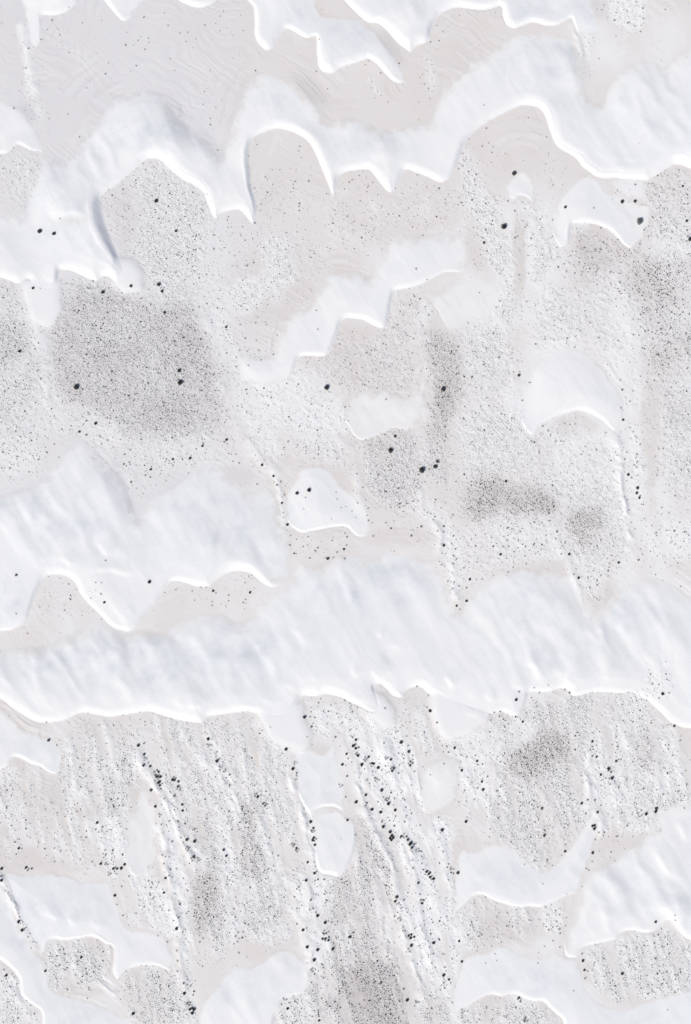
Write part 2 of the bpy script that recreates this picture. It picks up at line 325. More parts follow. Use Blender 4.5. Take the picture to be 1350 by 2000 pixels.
# diagonal undulations on the windward slopes
und = 0.12 * fbm(GX, GY, 77, 34, 2, ang=60, stretch=3.4) + 0.62 * fbm(GX, GY, 83, 85, 2, ang=62, stretch=2.8, gain=.3)
rip = (1 - np.abs(noise(GX + warp_x * 5 + 14 * noise(GX, GY, 97, 70), GY, 91, 30, ang=57, stretch=6))) ** 2.5 + .5 * (1 - np.abs(noise(GX + warp_x * 4, GY, 93, 17, ang=60, stretch=4.0))) ** 3.0
rip = blur(rip, 8)
zone = np.clip(np.exp(-((GX - 230) / 330) ** 2 - ((GY - 1290) / 90) ** 2) + 0.8 * np.exp(-((GX - 120) / 170) ** 2 - ((GY - 1000) / 80) ** 2)
               + 0.8 * np.exp(-((GX - 1150) / 200) ** 2 - ((GY - 1240) / 90) ** 2) + 0.9 * np.exp(-((GX - 1220) / 90) ** 2 - ((GY - 1740) / 80) ** 2)
               + 0.6 * np.exp(-((GX - 1250) / 120) ** 2 - ((GY - 210) / 90) ** 2) + 0.6 * np.exp(-((GX - 180) / 90) ** 2 - ((GY - 310) / 70) ** 2)
               + 0.6 * np.exp(-((GX - 470) / 70) ** 2 - ((GY - 1960) / 60) ** 2), 0, 1.1)
H += STOSS * (und * 1.25 + (.12 + 1.25 * zone) * rip + .055 * fbm(GX + warp_x * 3, GY, 871, 11, 2, ang=60, stretch=6) + .012 * fbm(GX, GY, 875, 7, 1, ang=-20, stretch=3))

# secondary crests on the dunes: traced left to right, steep below
for pts, h, L, sw in [
    ([(103, 430), (120, 418), (143, 412), (160, 418), (173, 427)], 2.0, 22, 9), ([(113, 1090), (130, 1094), (144, 1112)], .8, 12, 4),
    ([(182, 1062), (197, 1063), (207, 1077), (223, 1086)], 1.4, 16, 6), ([(160, 1108), (183, 1112), (217, 1111), (247, 1119), (267, 1117), (285, 1125)], 1.3, 14, 5),
    ([(733, 1235), (750, 1244)], .8, 10, 4), ([(560, 1226), (580, 1232), (593, 1250), (604, 1272)], 1.0, 18, 6), ([(545, 1330), (562, 1337), (585, 1352)], .8, 14, 5),
    ([(867, 1315), (880, 1330), (888, 1349)], 1.5, 18, 6), ([(1021, 1295), (1040, 1296), (1050, 1306), (1061, 1332)], 1.6, 16, 7), ([(1098, 1328), (1113, 1332), (1128, 1348)], 1.2, 12, 6),
    ([(945, 1359), (968, 1366)], .8, 12, 4), ([(995, 1338), (1010, 1340), (1032, 1349)], .9, 12, 4), ([(1290, 1297), (1320, 1295)], .7, 12, 4), ([(900, 1385), (925, 1393), (950, 1398)], .8, 12, 5),
    ([(77, 1787), (90, 1781), (103, 1787), (124, 1798)], 1.1, 14, 6), ([(131, 1798), (140, 1796), (151, 1808)], 1.1, 12, 6), ([(172, 1800), (190, 1806), (205, 1818)], .8, 12, 6),
    ([(1262, 1778), (1300, 1774), (1313, 1787), (1330, 1813), (1346, 1836)], 2.0, 22, 8), ([(1273, 1645), (1293, 1680), (1313, 1706), (1346, 1718)], 1.5, 22, 8), ([(1325, 1598), (1336, 1628), (1346, 1645)], 1.2, 16, 7),
    ([(725, 1306), (735, 1318), (742, 1330)], 1.0, 14, 5), ([(765, 1256), (760, 1275), (745, 1290)], -.9, 14, 14), ([(682, 1308), (692, 1312), (700, 1325)], .8, 12, 5), ([(480, 1060), (500, 1062), (512, 1085), (518, 1105)], -1.3, 16, 14),
    ([(655, 1095), (668, 1120), (684, 1160), (705, 1205)], 1.1, 12, 9), ([(416, 1092), (416, 1060), (424, 1035), (440, 1027)], 1.1, 14, 6), ([(440, 1380), (465, 1378), (500, 1385), (540, 1397)], .9, 14, 5),
    ([(365, 1383), (385, 1376), (405, 1388)], 1.0, 16, 6), ([(480, 1200), (525, 1270), (552, 1330)], .9, 22, 16), ([(1050, 1270), (1075, 1300), (1088, 1318)], -.8, 14, 14), ([(1063, 1318), (1072, 1290), (1090, 1262)], 1.2, 12, 10),
    # shaded shoulders: traced upwards, falling away to the right
    ([(362, 325), (348, 290), (332, 250), (318, 212), (300, 186)], 3.6, 40, 26), ([(425, 345), (408, 310), (385, 278), (362, 255)], 2.0, 30, 24), ([(640, 240), (620, 222), (600, 192), (576, 168), (548, 150)], 2.6, 30, 26),
    ([(752, 320), (748, 285), (735, 258)], 1.6, 26, 22), ([(1128, 190), (1120, 150), (1112, 110), (1102, 72)], 2.6, 40, 26), ([(250, 1040), (228, 1000), (208, 955), (198, 905)], 2.4, 34, 30), ([(548, 1110), (540, 1070), (525, 1020), (505, 975)], 1.6, 34, 24),
    ([(778, 145), (760, 112), (742, 82), (722, 60)], 2.0, 30, 20), ([(806, 1170), (800, 1125), (790, 1085)], 1.2, 30, 26), ([(1172, 62), (1160, 25), (1150, -10)], 1.8, 30, 24), ([(1345, 1805), (1326, 1775), (1320, 1738)], 2.4, 16, 24),
    ([(815, 60), (808, 20), (795, -10)], 1.6, 24, 20), ([(60, 255), (45, 228), (20, 208)], 1.6, 24, 18), ([(1115, 1230), (1098, 1190), (1075, 1150)], 1.4, 34, 30), ([(1345, 1290), (1330, 1240), (1315, 1190)], 1.2, 30, 30)]:
    ln = smooth_line(pts)
    b = box(ln, 110)
    d, s, t = seg_dist(ln, GX[b], GY[b], True)
    tap = sstep(0, .4, t) * sstep(1, .6, t)
    prof = np.where(s > 0, np.maximum(0, 1 - d / (sw * 1.25)), np.exp(-(d / (L * 1.5)) ** 1.3))
    H[b] += h * 0.55 * tap * blur(prof, 2.5)

# narrow sand ridges (arms) running down the picture: points, height, half width, bareness
RIDGE = np.zeros((NY, NX)); LEE = np.zeros((NY, NX))
for pts, h, w, bare in [
    ([(38, 30), (50, 90), (62, 150), (74, 195)], .7, 7, .9), ([(1116, 38), (1130, 90), (1145, 155)], .9, 5, .9), ([(1203, 838), (1212, 900), (1218, 960), (1227, 1040), (1245, 1098)], 2.0, 7, 1),
    ([(848, 1005), (865, 1070), (880, 1120), (895, 1190)], 1.2, 7, .8), ([(1085, 1040), (1105, 1090), (1125, 1140), (1141, 1195)], .9, 6, .9), ([(505, 900), (540, 930), (552, 1000), (566, 1055)], 1.1, 8, .9),
    ([(267, 1450), (277, 1490), (293, 1517), (313, 1547), (337, 1590), (352, 1633), (377, 1683), (388, 1706)], 2.2, 8, 1), ([(306, 1540), (314, 1600), (320, 1660), (335, 1740), (350, 1830), (358, 1930), (372, 1985)], 1.8, 8, .5),
    ([(398, 1400), (413, 1450), (432, 1510), (450, 1560), (470, 1620), (480, 1690)], 1.3, 7, .8), ([(428, 1560), (436, 1640), (442, 1720), (452, 1790), (460, 1850)], .9, 8, .6), ([(505, 1590), (520, 1660), (535, 1720)], .8, 8, .5),
    ([(560, 1470), (575, 1540), (590, 1590), (602, 1650), (612, 1705)], 1.9, 7, .9), ([(588, 1690), (606, 1745), (597, 1800), (606, 1860), (600, 1930)], 1.6, 12, .9), ([(663, 1440), (690, 1490), (703, 1540), (715, 1590), (740, 1640), (765, 1690), (773, 1750), (785, 1830), (810, 1890), (830, 1950), (852, 2010)], 2.1, 8, .9),
    ([(740, 1420), (765, 1490), (785, 1570), (800, 1660), (815, 1740), (830, 1830), (860, 1920)], 1.5, 9, .6), ([(728, 1680), (743, 1760), (752, 1830), (765, 1900)], .8, 7, .7), ([(660, 1800), (672, 1850), (682, 1900)], .7, 7, .7),
    ([(1152, 1440), (1148, 1500), (1155, 1560), (1172, 1600), (1166, 1650)], 1.7, 8, .9), ([(945, 1415), (958, 1490), (968, 1570)], .9, 9, .7), ([(190, 1915), (215, 1932), (232, 1946)], .9, 5, .9),
    ([(-10, 1690), (4, 1722), (22, 1764), (46, 1818), (62, 1846), (80, 1862)], 2.2, 8, 1), ([(868, 1700), (878, 1745), (896, 1768)], 1.0, 6, .9), ([(395, 590), (418, 670), (433, 730), (450, 790), (482, 850), (530, 935)], .9, 10, .7),
    ([(50, 590), (67, 640), (88, 690), (93, 750), (96, 810)], .9, 9, .7), ([(828, 640), (836, 700), (838, 770), (832, 830)], .8, 8, .8), ([(648, 840), (690, 890), (703, 960), (716, 1010)], .7, 8, .6), ([(818, 950), (828, 985), (838, 1015)], .7, 5, .8),
    ([(215, 800), (240, 870), (255, 950), (262, 985)], .8, 8, .6), ([(1205, 520), (1225, 590), (1240, 660)], .8, 8, .6), ([(1180, 1480), (1195, 1540), (1200, 1580)], .8, 10, .7), ([(1290, 1430), (1285, 1500), (1290, 1560)], 1.0, 9, .6),
    ([(560, 1700), (575, 1760), (580, 1800)], .9, 8, .7), ([(20, 1925), (45, 1965), (65, 2005)], .8, 7, .7), ([(975, 600), (995, 680), (1005, 760), (985, 830)], .6, 10, .5)]:
    ln = smooth_line(pts)
    b = box(ln, 60)
    d, s, t = seg_dist(ln, GX[b] + warp_x[b] * 2.6, GY[b] + warp_y[b], True)
    tap = sstep(0, .12, t) * sstep(1, .85, t)
    ww = w * (1 + .55 * fbm(GX[b], GY[b], 55, 22, 2))
    rag = sstep(-.55, .35, fbm(GX[b], GY[b], 61, 30, 3))
    H[b] += .5 * h * tap * np.exp(-(d / np.where(s < 0, .95 * ww, 1.35 * ww)) ** 2) * (.15 + .85 * rag)
    RIDGE[b] = np.maximum(RIDGE[b], bare * tap * (.45 + .55 * rag) * sstep(1.9, .4, d / ww + .35 * noise(GX[b], GY[b], 67, 7)))
    LEE[b] = np.maximum(LEE[b], tap * np.exp(-((d - w) / (w * 1.2)) ** 2) * (s < 0))

# ------------------------------------------------------------------ scrub cover: polygon, density, softness, sandiness of the ground between, darkness of the crust
VEG = np.zeros((NY, NX)); CRUST = np.zeros((NY, NX)); PALE = np.zeros((NY, NX)); SIZE = np.zeros((NY, NX))
for poly, dens, soft, pale, crust, size in [
    ([(110, 600), (135, 560), (200, 565), (265, 585), (330, 560), (385, 610), (415, 690), (450, 790), (430, 840), (340, 875), (255, 865), (200, 815), (130, 800), (95, 740)], .92, 24, .36, .55, 0),
    ([(150, 640), (260, 620), (330, 690), (300, 740), (200, 750), (120, 720)], 1.0, 30, .2, .5, 0), ([(240, 780), (360, 740), (430, 800), (400, 850), (260, 850)], 1.0, 30, .25, .52, -.25),
    ([(205, 380), (300, 312), (395, 375), (415, 450), (400, 570), (300, 600), (282, 530), (262, 505), (270, 420), (235, 400)], .66, 14, .7, .05, 0),
    ([(205, 385), (255, 345), (280, 420), (262, 500), (235, 495)], .15, 8, .1, .2, 0),
    ([(0, 555), (45, 560), (70, 640), (95, 700), (100, 800), (60, 900), (0, 930)], .55, 12, .55, .15, 0), ([(0, 600), (45, 620), (60, 700), (0, 730)], .8, 16, .4, .4, -.1),
    ([(395, 440), (450, 560), (470, 680), (520, 780), (560, 860), (520, 920), (470, 850), (440, 740), (405, 620)], .40, 16, .75, 0, 0),
    ([(430, 420), (520, 440), (620, 430), (640, 520), (560, 600), (520, 640), (450, 600)], .16, 18, .12, .1, .1), ([(518, 470), (572, 465), (580, 540), (540, 600), (518, 560)], .62, 6, .9, 0, 0), ([(455, 545), (500, 530), (515, 580), (480, 610), (450, 600)], .5, 7, .8, 0, 0),
    ([(558, 350), (590, 350), (605, 400), (575, 420)], .5, 6, .8, 0, 0), ([(495, 340), (560, 330), (600, 360), (620, 420), (510, 420)], .12, 12, .2, .1, .1),
    ([(640, 370), (760, 385), (890, 350), (905, 440), (800, 445), (700, 500), (630, 440)], .25, 14, .2, .08, .05), ([(690, 380), (800, 390), (880, 400), (800, 420), (700, 430)], .25, 10, .4, .0, .05), ([(655, 340), (720, 336), (750, 370), (660, 380)], .12, 6, .2, .1, .2),
    ([(905, 280), (930, 300), (960, 380), (985, 400), (1000, 520), (1010, 640), (960, 640), (985, 560), (940, 500), (910, 420), (900, 340)], .62, 10, .85, 0, .1),
    ([(1015, 380), (1050, 400), (1080, 470), (1100, 520), (1040, 560), (1030, 470)], .5, 8, .85, 0, .05), ([(905, 420), (940, 470), (950, 540), (925, 540), (910, 480)], .15, 8, .1, .1, .1),
    ([(1115, 440), (1200, 465), (1260, 480), (1350, 430), (1350, 700), (1250, 620), (1180, 560), (1100, 540)], .42, 14, .2, .45, .15), ([(1250, 350), (1350, 335), (1350, 500), (1260, 480)], .45, 12, .45, .25, .1),
    ([(1210, 480), (1350, 500), (1350, 900), (1300, 880), (1250, 720), (1230, 600)], .6, 26, .3, .65, .15), ([(1290, 620), (1350, 600), (1350, 720), (1310, 760)], .5, 24, .1, .9, .1), ([(1040, 560), (1190, 560), (1210, 660), (1240, 760), (1190, 700), (1110, 660), (1040, 690)], .42, 14, .6, .05, -.05),
    ([(1220, 700), (1290, 740), (1300, 860), (1270, 880), (1240, 790)], .3, 14, .25, .15, -.1), ([(1290, 740), (1350, 740), (1350, 960), (1300, 930)], .75, 18, .55, .3, -.1),
    ([(1000, 430), (1025, 420), (1030, 560), (1020, 650), (1005, 640)], .12, 8, .05, .25, .1),
    ([(828, 650), (860, 650), (905, 655), (900, 760), (885, 850), (885, 940), (850, 950), (835, 860), (840, 780)], .95, 9, .3, .6, 0), ([(836, 740), (880, 730), (880, 840), (850, 850)], 1, 14, .1, .8, 0), ([(890, 645), (980, 620), (1000, 720), (1000, 800), (920, 820), (895, 740)], .6, 18, .75, .1, -.1),
    ([(800, 560), (840, 600), (830, 650), (815, 700), (815, 620)], .5, 9, .8, 0, .1), ([(775, 570), (815, 575), (815, 680), (820, 740), (780, 770), (650, 760), (600, 750), (585, 705), (660, 650), (740, 650)], .38, 10, .22, .12, 0),
    ([(480, 690), (600, 700), (680, 790), (700, 860), (620, 880), (560, 860), (500, 800)], .32, 18, .85, 0, .05), ([(575, 740), (650, 760), (680, 800), (600, 810)], .45, 14, .7, .05, 0), ([(560, 850), (660, 860), (700, 920), (640, 920), (580, 900)], .38, 12, .5, .1, 0),
    ([(700, 850), (760, 845), (830, 860), (840, 900), (820, 960), (800, 1005), (740, 990), (710, 920)], .72, 9, .5, .25, 0), ([(705, 855), (750, 845), (760, 900), (720, 910)], .5, 10, .2, .6, 0), ([(820, 860), (870, 850), (880, 940), (830, 950)], .6, 10, .5, .2, 0), ([(780, 980), (850, 960), (900, 1000), (870, 1050), (810, 1030)], .25, 14, .6, .1, .2),
    ([(900, 800), (1010, 780), (1045, 850), (1200, 850), (1225, 960), (1235, 1080), (1180, 1130), (1120, 1110), (1080, 1050), (930, 1060), (905, 930)], .58, 14, .72, .0, 0), ([(1050, 830), (1120, 805), (1190, 845), (1200, 960), (1060, 940)], .25, 14, .5, .15, 0),
    ([(918, 930), (985, 925), (1000, 985), (960, 1020), (915, 1030)], 1.0, 12, .15, .75, .05), ([(975, 952), (1085, 958), (1110, 1010), (1000, 1004)], .98, 10, .2, .75, 0), ([(1105, 985), (1180, 990), (1200, 1030), (1140, 1060), (1100, 1040)], .95, 14, .25, .6, 0),
    ([(905, 1030), (1080, 1020), (1100, 1080), (1010, 1100), (930, 1120), (905, 1150)], .36, 16, .55, .05, .1), ([(850, 1010), (900, 1020), (905, 1140), (892, 1195), (870, 1110)], .42, 8, .8, 0, .35), ([(1220, 830), (1250, 820), (1260, 1000), (1230, 1000)], .3, 8, .9, 0, .3),
    ([(1240, 1000), (1350, 980), (1350, 1110), (1270, 1110), (1240, 1070)], .22, 16, .85, 0, .3), ([(1300, 860), (1350, 850), (1350, 990), (1310, 970)], .55, 18, .65, .15, -.1), ([(1120, 1080), (1190, 1110), (1170, 1170), (1135, 1170)], .3, 12, .5, .1, .15),
    ([(560, 1040), (680, 1035), (690, 1090), (640, 1100), (570, 1080)], .14, 10, .6, .05, .4), ([(60, 790), (200, 800), (250, 900), (260, 950), (230, 920), (150, 850), (60, 860)], .3, 16, .55, .05, 0), ([(240, 860), (400, 850), (480, 840), (440, 900), (330, 930), (250, 940)], .3, 16, .45, .1, .05), ([(0, 860), (100, 860), (70, 920), (0, 940)], .2, 12, .5, .05, .2),
    ([(0, 1500), (100, 1510), (130, 1430), (220, 1400), (275, 1430), (270, 1520), (240, 1600), (170, 1640), (80, 1640), (0, 1620)], .5, 12, .45, .2, 0), ([(0, 1510), (120, 1520), (180, 1600), (60, 1620), (0, 1590)], .4, 18, .25, .4, -.1), ([(130, 1400), (220, 1400), (240, 1440), (160, 1450)], .3, 10, .2, .3, 0),
    ([(285, 1400), (500, 1400), (555, 1480), (585, 1590), (590, 1700), (595, 1780), (545, 1850), (470, 1800), (440, 1880), (370, 1870), (345, 1720), (310, 1560), (330, 1490)], .6, 10, .55, .12, 0), ([(455, 1560), (495, 1560), (505, 1640), (515, 1720), (470, 1720), (455, 1640)], 1, 12, .1, .8, -.05),
    ([(375, 1680), (428, 1690), (432, 1780), (415, 1830), (380, 1830), (365, 1780)], 1, 14, .1, .85, -.05), ([(335, 1600), (420, 1560), (440, 1700), (370, 1720)], .75, 14, .45, .25, -.1), ([(470, 1730), (575, 1720), (570, 1800), (500, 1830), (470, 1800)], .6, 14, .5, .25, -.1),
    ([(700, 1585), (725, 1590), (765, 1700), (770, 1800), (790, 1900), (810, 2000), (560, 2000), (600, 1930), (640, 1860), (645, 1720), (690, 1690)], .8, 8, .4, .38, -.1), ([(645, 1880), (760, 1870), (790, 1940), (800, 2000), (645, 2000)], 1, 14, .1, .8, 0), ([(690, 1710), (740, 1740), (740, 1830), (690, 1800)], .6, 18, .2, .55, 0), ([(830, 1900), (880, 2000), (820, 2000)], .8, 12, .3, .5, 0),
    ([(545, 1960), (610, 1930), (625, 2000), (550, 2000)], .5, 8, .6, .1, .2), ([(600, 1370), (730, 1400), (790, 1380), (840, 1440), (780, 1480), (690, 1470), (600, 1440)], .3, 12, .75, .05, .15), ([(680, 1440), (790, 1420), (820, 1500), (850, 1620), (800, 1650), (720, 1590)], .28, 10, .9, 0, .4),
    ([(770, 1600), (880, 1600), (880, 1720), (900, 1850), (890, 1960), (830, 1930), (790, 1800), (775, 1690)], .32, 10, .88, 0, .35), ([(585, 1580), (612, 1600), (620, 1700), (640, 1720), (625, 1900), (605, 1900), (610, 1750)], .28, 6, .9, 0, .35), ([(305, 1560), (345, 1600), (370, 1720), (370, 1900), (390, 1980), (350, 1990), (340, 1800), (315, 1680)], .3, 8, .85, 0, .35),
    ([(790, 1350), (845, 1360), (840, 1420), (900, 1440), (945, 1430), (940, 1520), (890, 1480), (820, 1470), (790, 1420)], .35, 10, .5, .15, .1), ([(910, 1430), (960, 1400), (970, 1560), (920, 1600), (890, 1560)], .3, 12, .8, 0, .2),
    ([(960, 1390), (1150, 1350), (1200, 1360), (1150, 1440), (1140, 1560), (1150, 1600), (1090, 1690), (1040, 1690), (960, 1620), (960, 1500)], .72, 12, .45, .15, -.05), ([(985, 1480), (1040, 1440), (1060, 1410), (1110, 1430), (1120, 1480), (1060, 1530), (990, 1520)], 1, 13, .1, .8, .05), ([(995, 1400), (1040, 1410), (1050, 1450), (1010, 1470), (975, 1440)], .4, 8, 1.0, 0, 0),
    ([(1150, 1370), (1250, 1350), (1330, 1430), (1340, 1600), (1260, 1620), (1180, 1640), (1165, 1560)], .5, 12, .65, .1, .1), ([(1235, 1420), (1290, 1430), (1285, 1510), (1245, 1510)], .75, 14, .2, .6, -.05), ([(1250, 1300), (1310, 1300), (1312, 1370), (1260, 1370)], .34, 8, .95, 0, .15), ([(1160, 1380), (1185, 1380), (1200, 1480), (1170, 1480)], .12, 7, .05, .25, 0),
    ([(88, 1838), (218, 1838), (222, 1900), (190, 1930), (120, 1950), (85, 1920)], .6, 6, .5, .18, .05), ([(245, 1895), (335, 1895), (375, 1990), (360, 2000), (260, 2000), (240, 1940)], .72, 8, .5, .25, 0), ([(0, 1880), (35, 1910), (60, 1970), (80, 2000), (0, 2000)], .5, 8, .6, .1, .1), ([(55, 1800), (70, 1850), (30, 1790), (10, 1740), (20, 1730)], .2, 5, .9, 0, .2),
    ([(895, 1775), (1000, 1770), (1075, 1765), (1080, 1810), (1040, 1820), (960, 1850), (900, 1860)], .42, 8, .35, .28, 0), ([(905, 1760), (960, 1755), (1010, 1775), (960, 1790), (905, 1785)], .5, 9, .2, .5, -.1), ([(1060, 1760), (1100, 1760), (1110, 1830), (1075, 1830)], .3, 6, .7, 0, .2),
    ([(1140, 1855), (1260, 1825), (1300, 1805), (1345, 1840), (1345, 1940), (1230, 1960), (1150, 1920)], .58, 7, .55, .15, .05), ([(905, 1975), (960, 1950), (1060, 1960), (1090, 1990), (1080, 2000), (900, 2000)], .55, 7, .45, .25, .05), ([(170, 1600), (235, 1600), (290, 1720), (330, 1750), (340, 1830), (260, 1800), (220, 1700)], .36, 10, .8, 0, .2),
    ([(20, 1560), (150, 1600), (190, 1680), (100, 1690), (10, 1680)], .28, 14, .3, .2, .1), ([(1190, 0), (1270, 0), (1265, 50), (1230, 60), (1195, 40)], .36, 6, .9, 0, .1), ([(1125, 45), (1147, 60), (1150, 150), (1135, 150)], .3, 4, .9, 0, .05), ([(38, 40), (58, 60), (75, 200), (60, 195)], .34, 5, .9, 0, 0),
    ([(90, 55), (150, 50), (150, 90), (90, 105)], .12, 8, .3, 0, .05), ([(60, 200), (95, 200), (90, 260), (70, 255)], .16, 7, .5, 0, 0), ([(10, 290), (70, 295), (55, 400), (10, 410)], .42, 9, .5, .05, -.1), ([(400, 150), (440, 170), (440, 240), (400, 230)], .1, 10, .4, 0, 0),
    ([(815, 95), (850, 100), (855, 190), (830, 190)], .16, 6, .5, 0, 0), ([(720, 150), (735, 155), (735, 200), (725, 195)], .35, 3, .6, 0, 0), ([(1070, 260), (1090, 290), (1090, 380), (1070, 380)], .18, 6, .4, 0, 0), ([(930, 280), (1000, 300), (990, 340), (940, 330)], .08, 10, .2, 0, .1),
    ([(340, 1145), (500, 1120), (520, 1160), (440, 1180), (330, 1165)], .1, 8, .2, .05, .3), ([(70, 1150), (110, 1125), (170, 1160), (200, 1190), (80, 1200)], .1, 8, .2, .05, .1), ([(160, 1130), (205, 1150), (215, 1190), (180, 1180)], .15, 6, .8, 0, .3), ([(1185, 355), (1262, 358), (1265, 395), (1200, 390)], .22, 7, .4, .1, .2),
    ([(1190, 1650), (1240, 1620), (1200, 1680), (1160, 1690)], .1, 8, .2, .1, .2), ([(1100, 1330), (1130, 1345), (1105, 1365)], .2, 5, .5, .1, .1), ([(735, 1340), (775, 1365), (775, 1385), (745, 1365)], .25, 4, .2, .2, 0), ([(640, 1360), (690, 1375), (700, 1400), (650, 1395)], .25, 6, .2, .2, .1),
]:
    b = box(poly, soft * 4 + 22)
    X = GX[b] + 24 * fbm(GX[b], GY[b], 501, 60, 5, gain=.62); Y = GY[b] + 24 * fbm(GX[b], GY[b], 541, 60, 5, gain=.62)
    M = blur(inside(poly, X, Y).astype(float), soft * 1.5 + 2)
    soft = soft
    VEG[b] = VEG[b] * (1 - M) + dens * M if dens < .2 else np.maximum(VEG[b] * (1 - .5 * M), dens * M)
    PALE[b] = PALE[b] * (1 - M) + pale * M
    CRUST[b] = np.maximum(CRUST[b] * (1 - .6 * M), crust * M)
    SIZE[b] = SIZE[b] * (1 - M) + size * M

# streaks along the wind in the scrub
lower = sstep(1250, 1500, GY)
streak = fbm(GX, GY, 611, 9, 3, ang=76, stretch=7) * (.35 + .65 * lower) + .6 * fbm(GX, GY, 631, 34, 3, ang=80, stretch=3)
PALE = np.clip(PALE * 1.15 + .22 * lower + (.55 + .6 * lower) * streak * sstep(.05, .3, VEG), 0, 1)
VEG = np.clip(VEG * (1 + (.6 + .9 * lower) * streak) + .35 * VEG * fbm(GX, GY, 651, 16, 3), 0, 1)
SAND *= 1 - .8 * np.exp(-((GX - 140) / 30) ** 2 - ((GY - 431) / 9) ** 2)
BARE = SAND.copy()
keep = np.zeros((NY, NX))
for x, y, r in [(1275, 1340, 55), (1237, 880, 60), (1205, 378, 30), (1237, 960, 50), (60, 150, 30), (185, 1160, 22)]:
    keep = np.maximum(keep, np.exp(-((GX - x) ** 2 + (GY - y) ** 2) / (2 * (r * .55) ** 2)))
VEG *= 1 - sstep(.25, .75, BARE) * (1 - keep * .9)
VEG *= 1 - .7 * RIDGE
leem = np.clip(LEE * (.35 + .65 * lower) * sstep(-.45, .3, fbm(GX, GY, 681, 30, 3)), 0, 1) * (1 - sstep(.3, .8, BARE))
VEG = np.maximum(VEG * (1 - .5 * leem), .42 * leem); SIZE = SIZE * (1 - leem) + .5 * leem; PALE = np.clip(PALE + .5 * leem, 0, 1); CRUST *= 1 - leem
VEG += .012 * (1 - BARE) * (fbm(GX, GY, 671, 60, 2) > -.1)

# ------------------------------------------------------------------ wind-drawn stripes on the flats, following the windward edges
dd = DOUT + 9 * fbm(GX, GY, 701, 60, 3)
ph = noise(dd, GX * .02 + GY * .015, 711, 4.2) + .8 * noise(dd, GX * .012 - GY * .02, 715, 7.5)
patch = sstep(-.05, .5, fbm(GX, GY, 721, 55, 4, gain=.6)) * sstep(260, 10, DOUT)
stripe = ph * patch * (1 - BARE) * (1 - sstep(.1, .5, VEG))
curl = noise(GX + 26 * fbm(GX, GY, 731, 70, 2), GY + 26 * fbm(GX, GY, 741, 70, 2), 745, 5.0, ang=35, stretch=9)
stripe += .55 * curl * (1 - BARE) * (1 - sstep(.1, .5, VEG)) * sstep(-.1, .5, fbm(GX, GY, 751, 110, 2))
H += .11 * stripe * (1 - SLIP)
scrubz = blur(sstep(.06, .3, VEG), 8)
armn = noise(GX + 12 * noise(GX, GY, 853, 90) + warp_x * 2, GY, 851, 18, ang=77, stretch=10)
arm = blur((1 - np.abs(armn)) ** 9, 2.5) * sstep(-.5, .2, fbm(GX, GY, 857, 60, 2))
PALE = np.clip(PALE + .8 * arm * lower * scrubz, 0, 1); VEG *= 1 - .55 * arm * lower
# hummocks under the scrub and slow swells of the flats
H += .19 * sstep(.04, .4, VEG) * fbm(GX, GY, 801, 7, 2) + .6 * sstep(.12, .32, SIZE) * sstep(.05, .2, VEG) * lower * fbm(GX, GY, 841, 22, 3, ang=72, stretch=1.8) + scrubz * lower * (.20 * fbm(GX, GY, 811, 26, 3, ang=77, stretch=3) + .75 * arm) + .35 * fbm(GX, GY, 821, 160, 2) * (1 - SLIP)

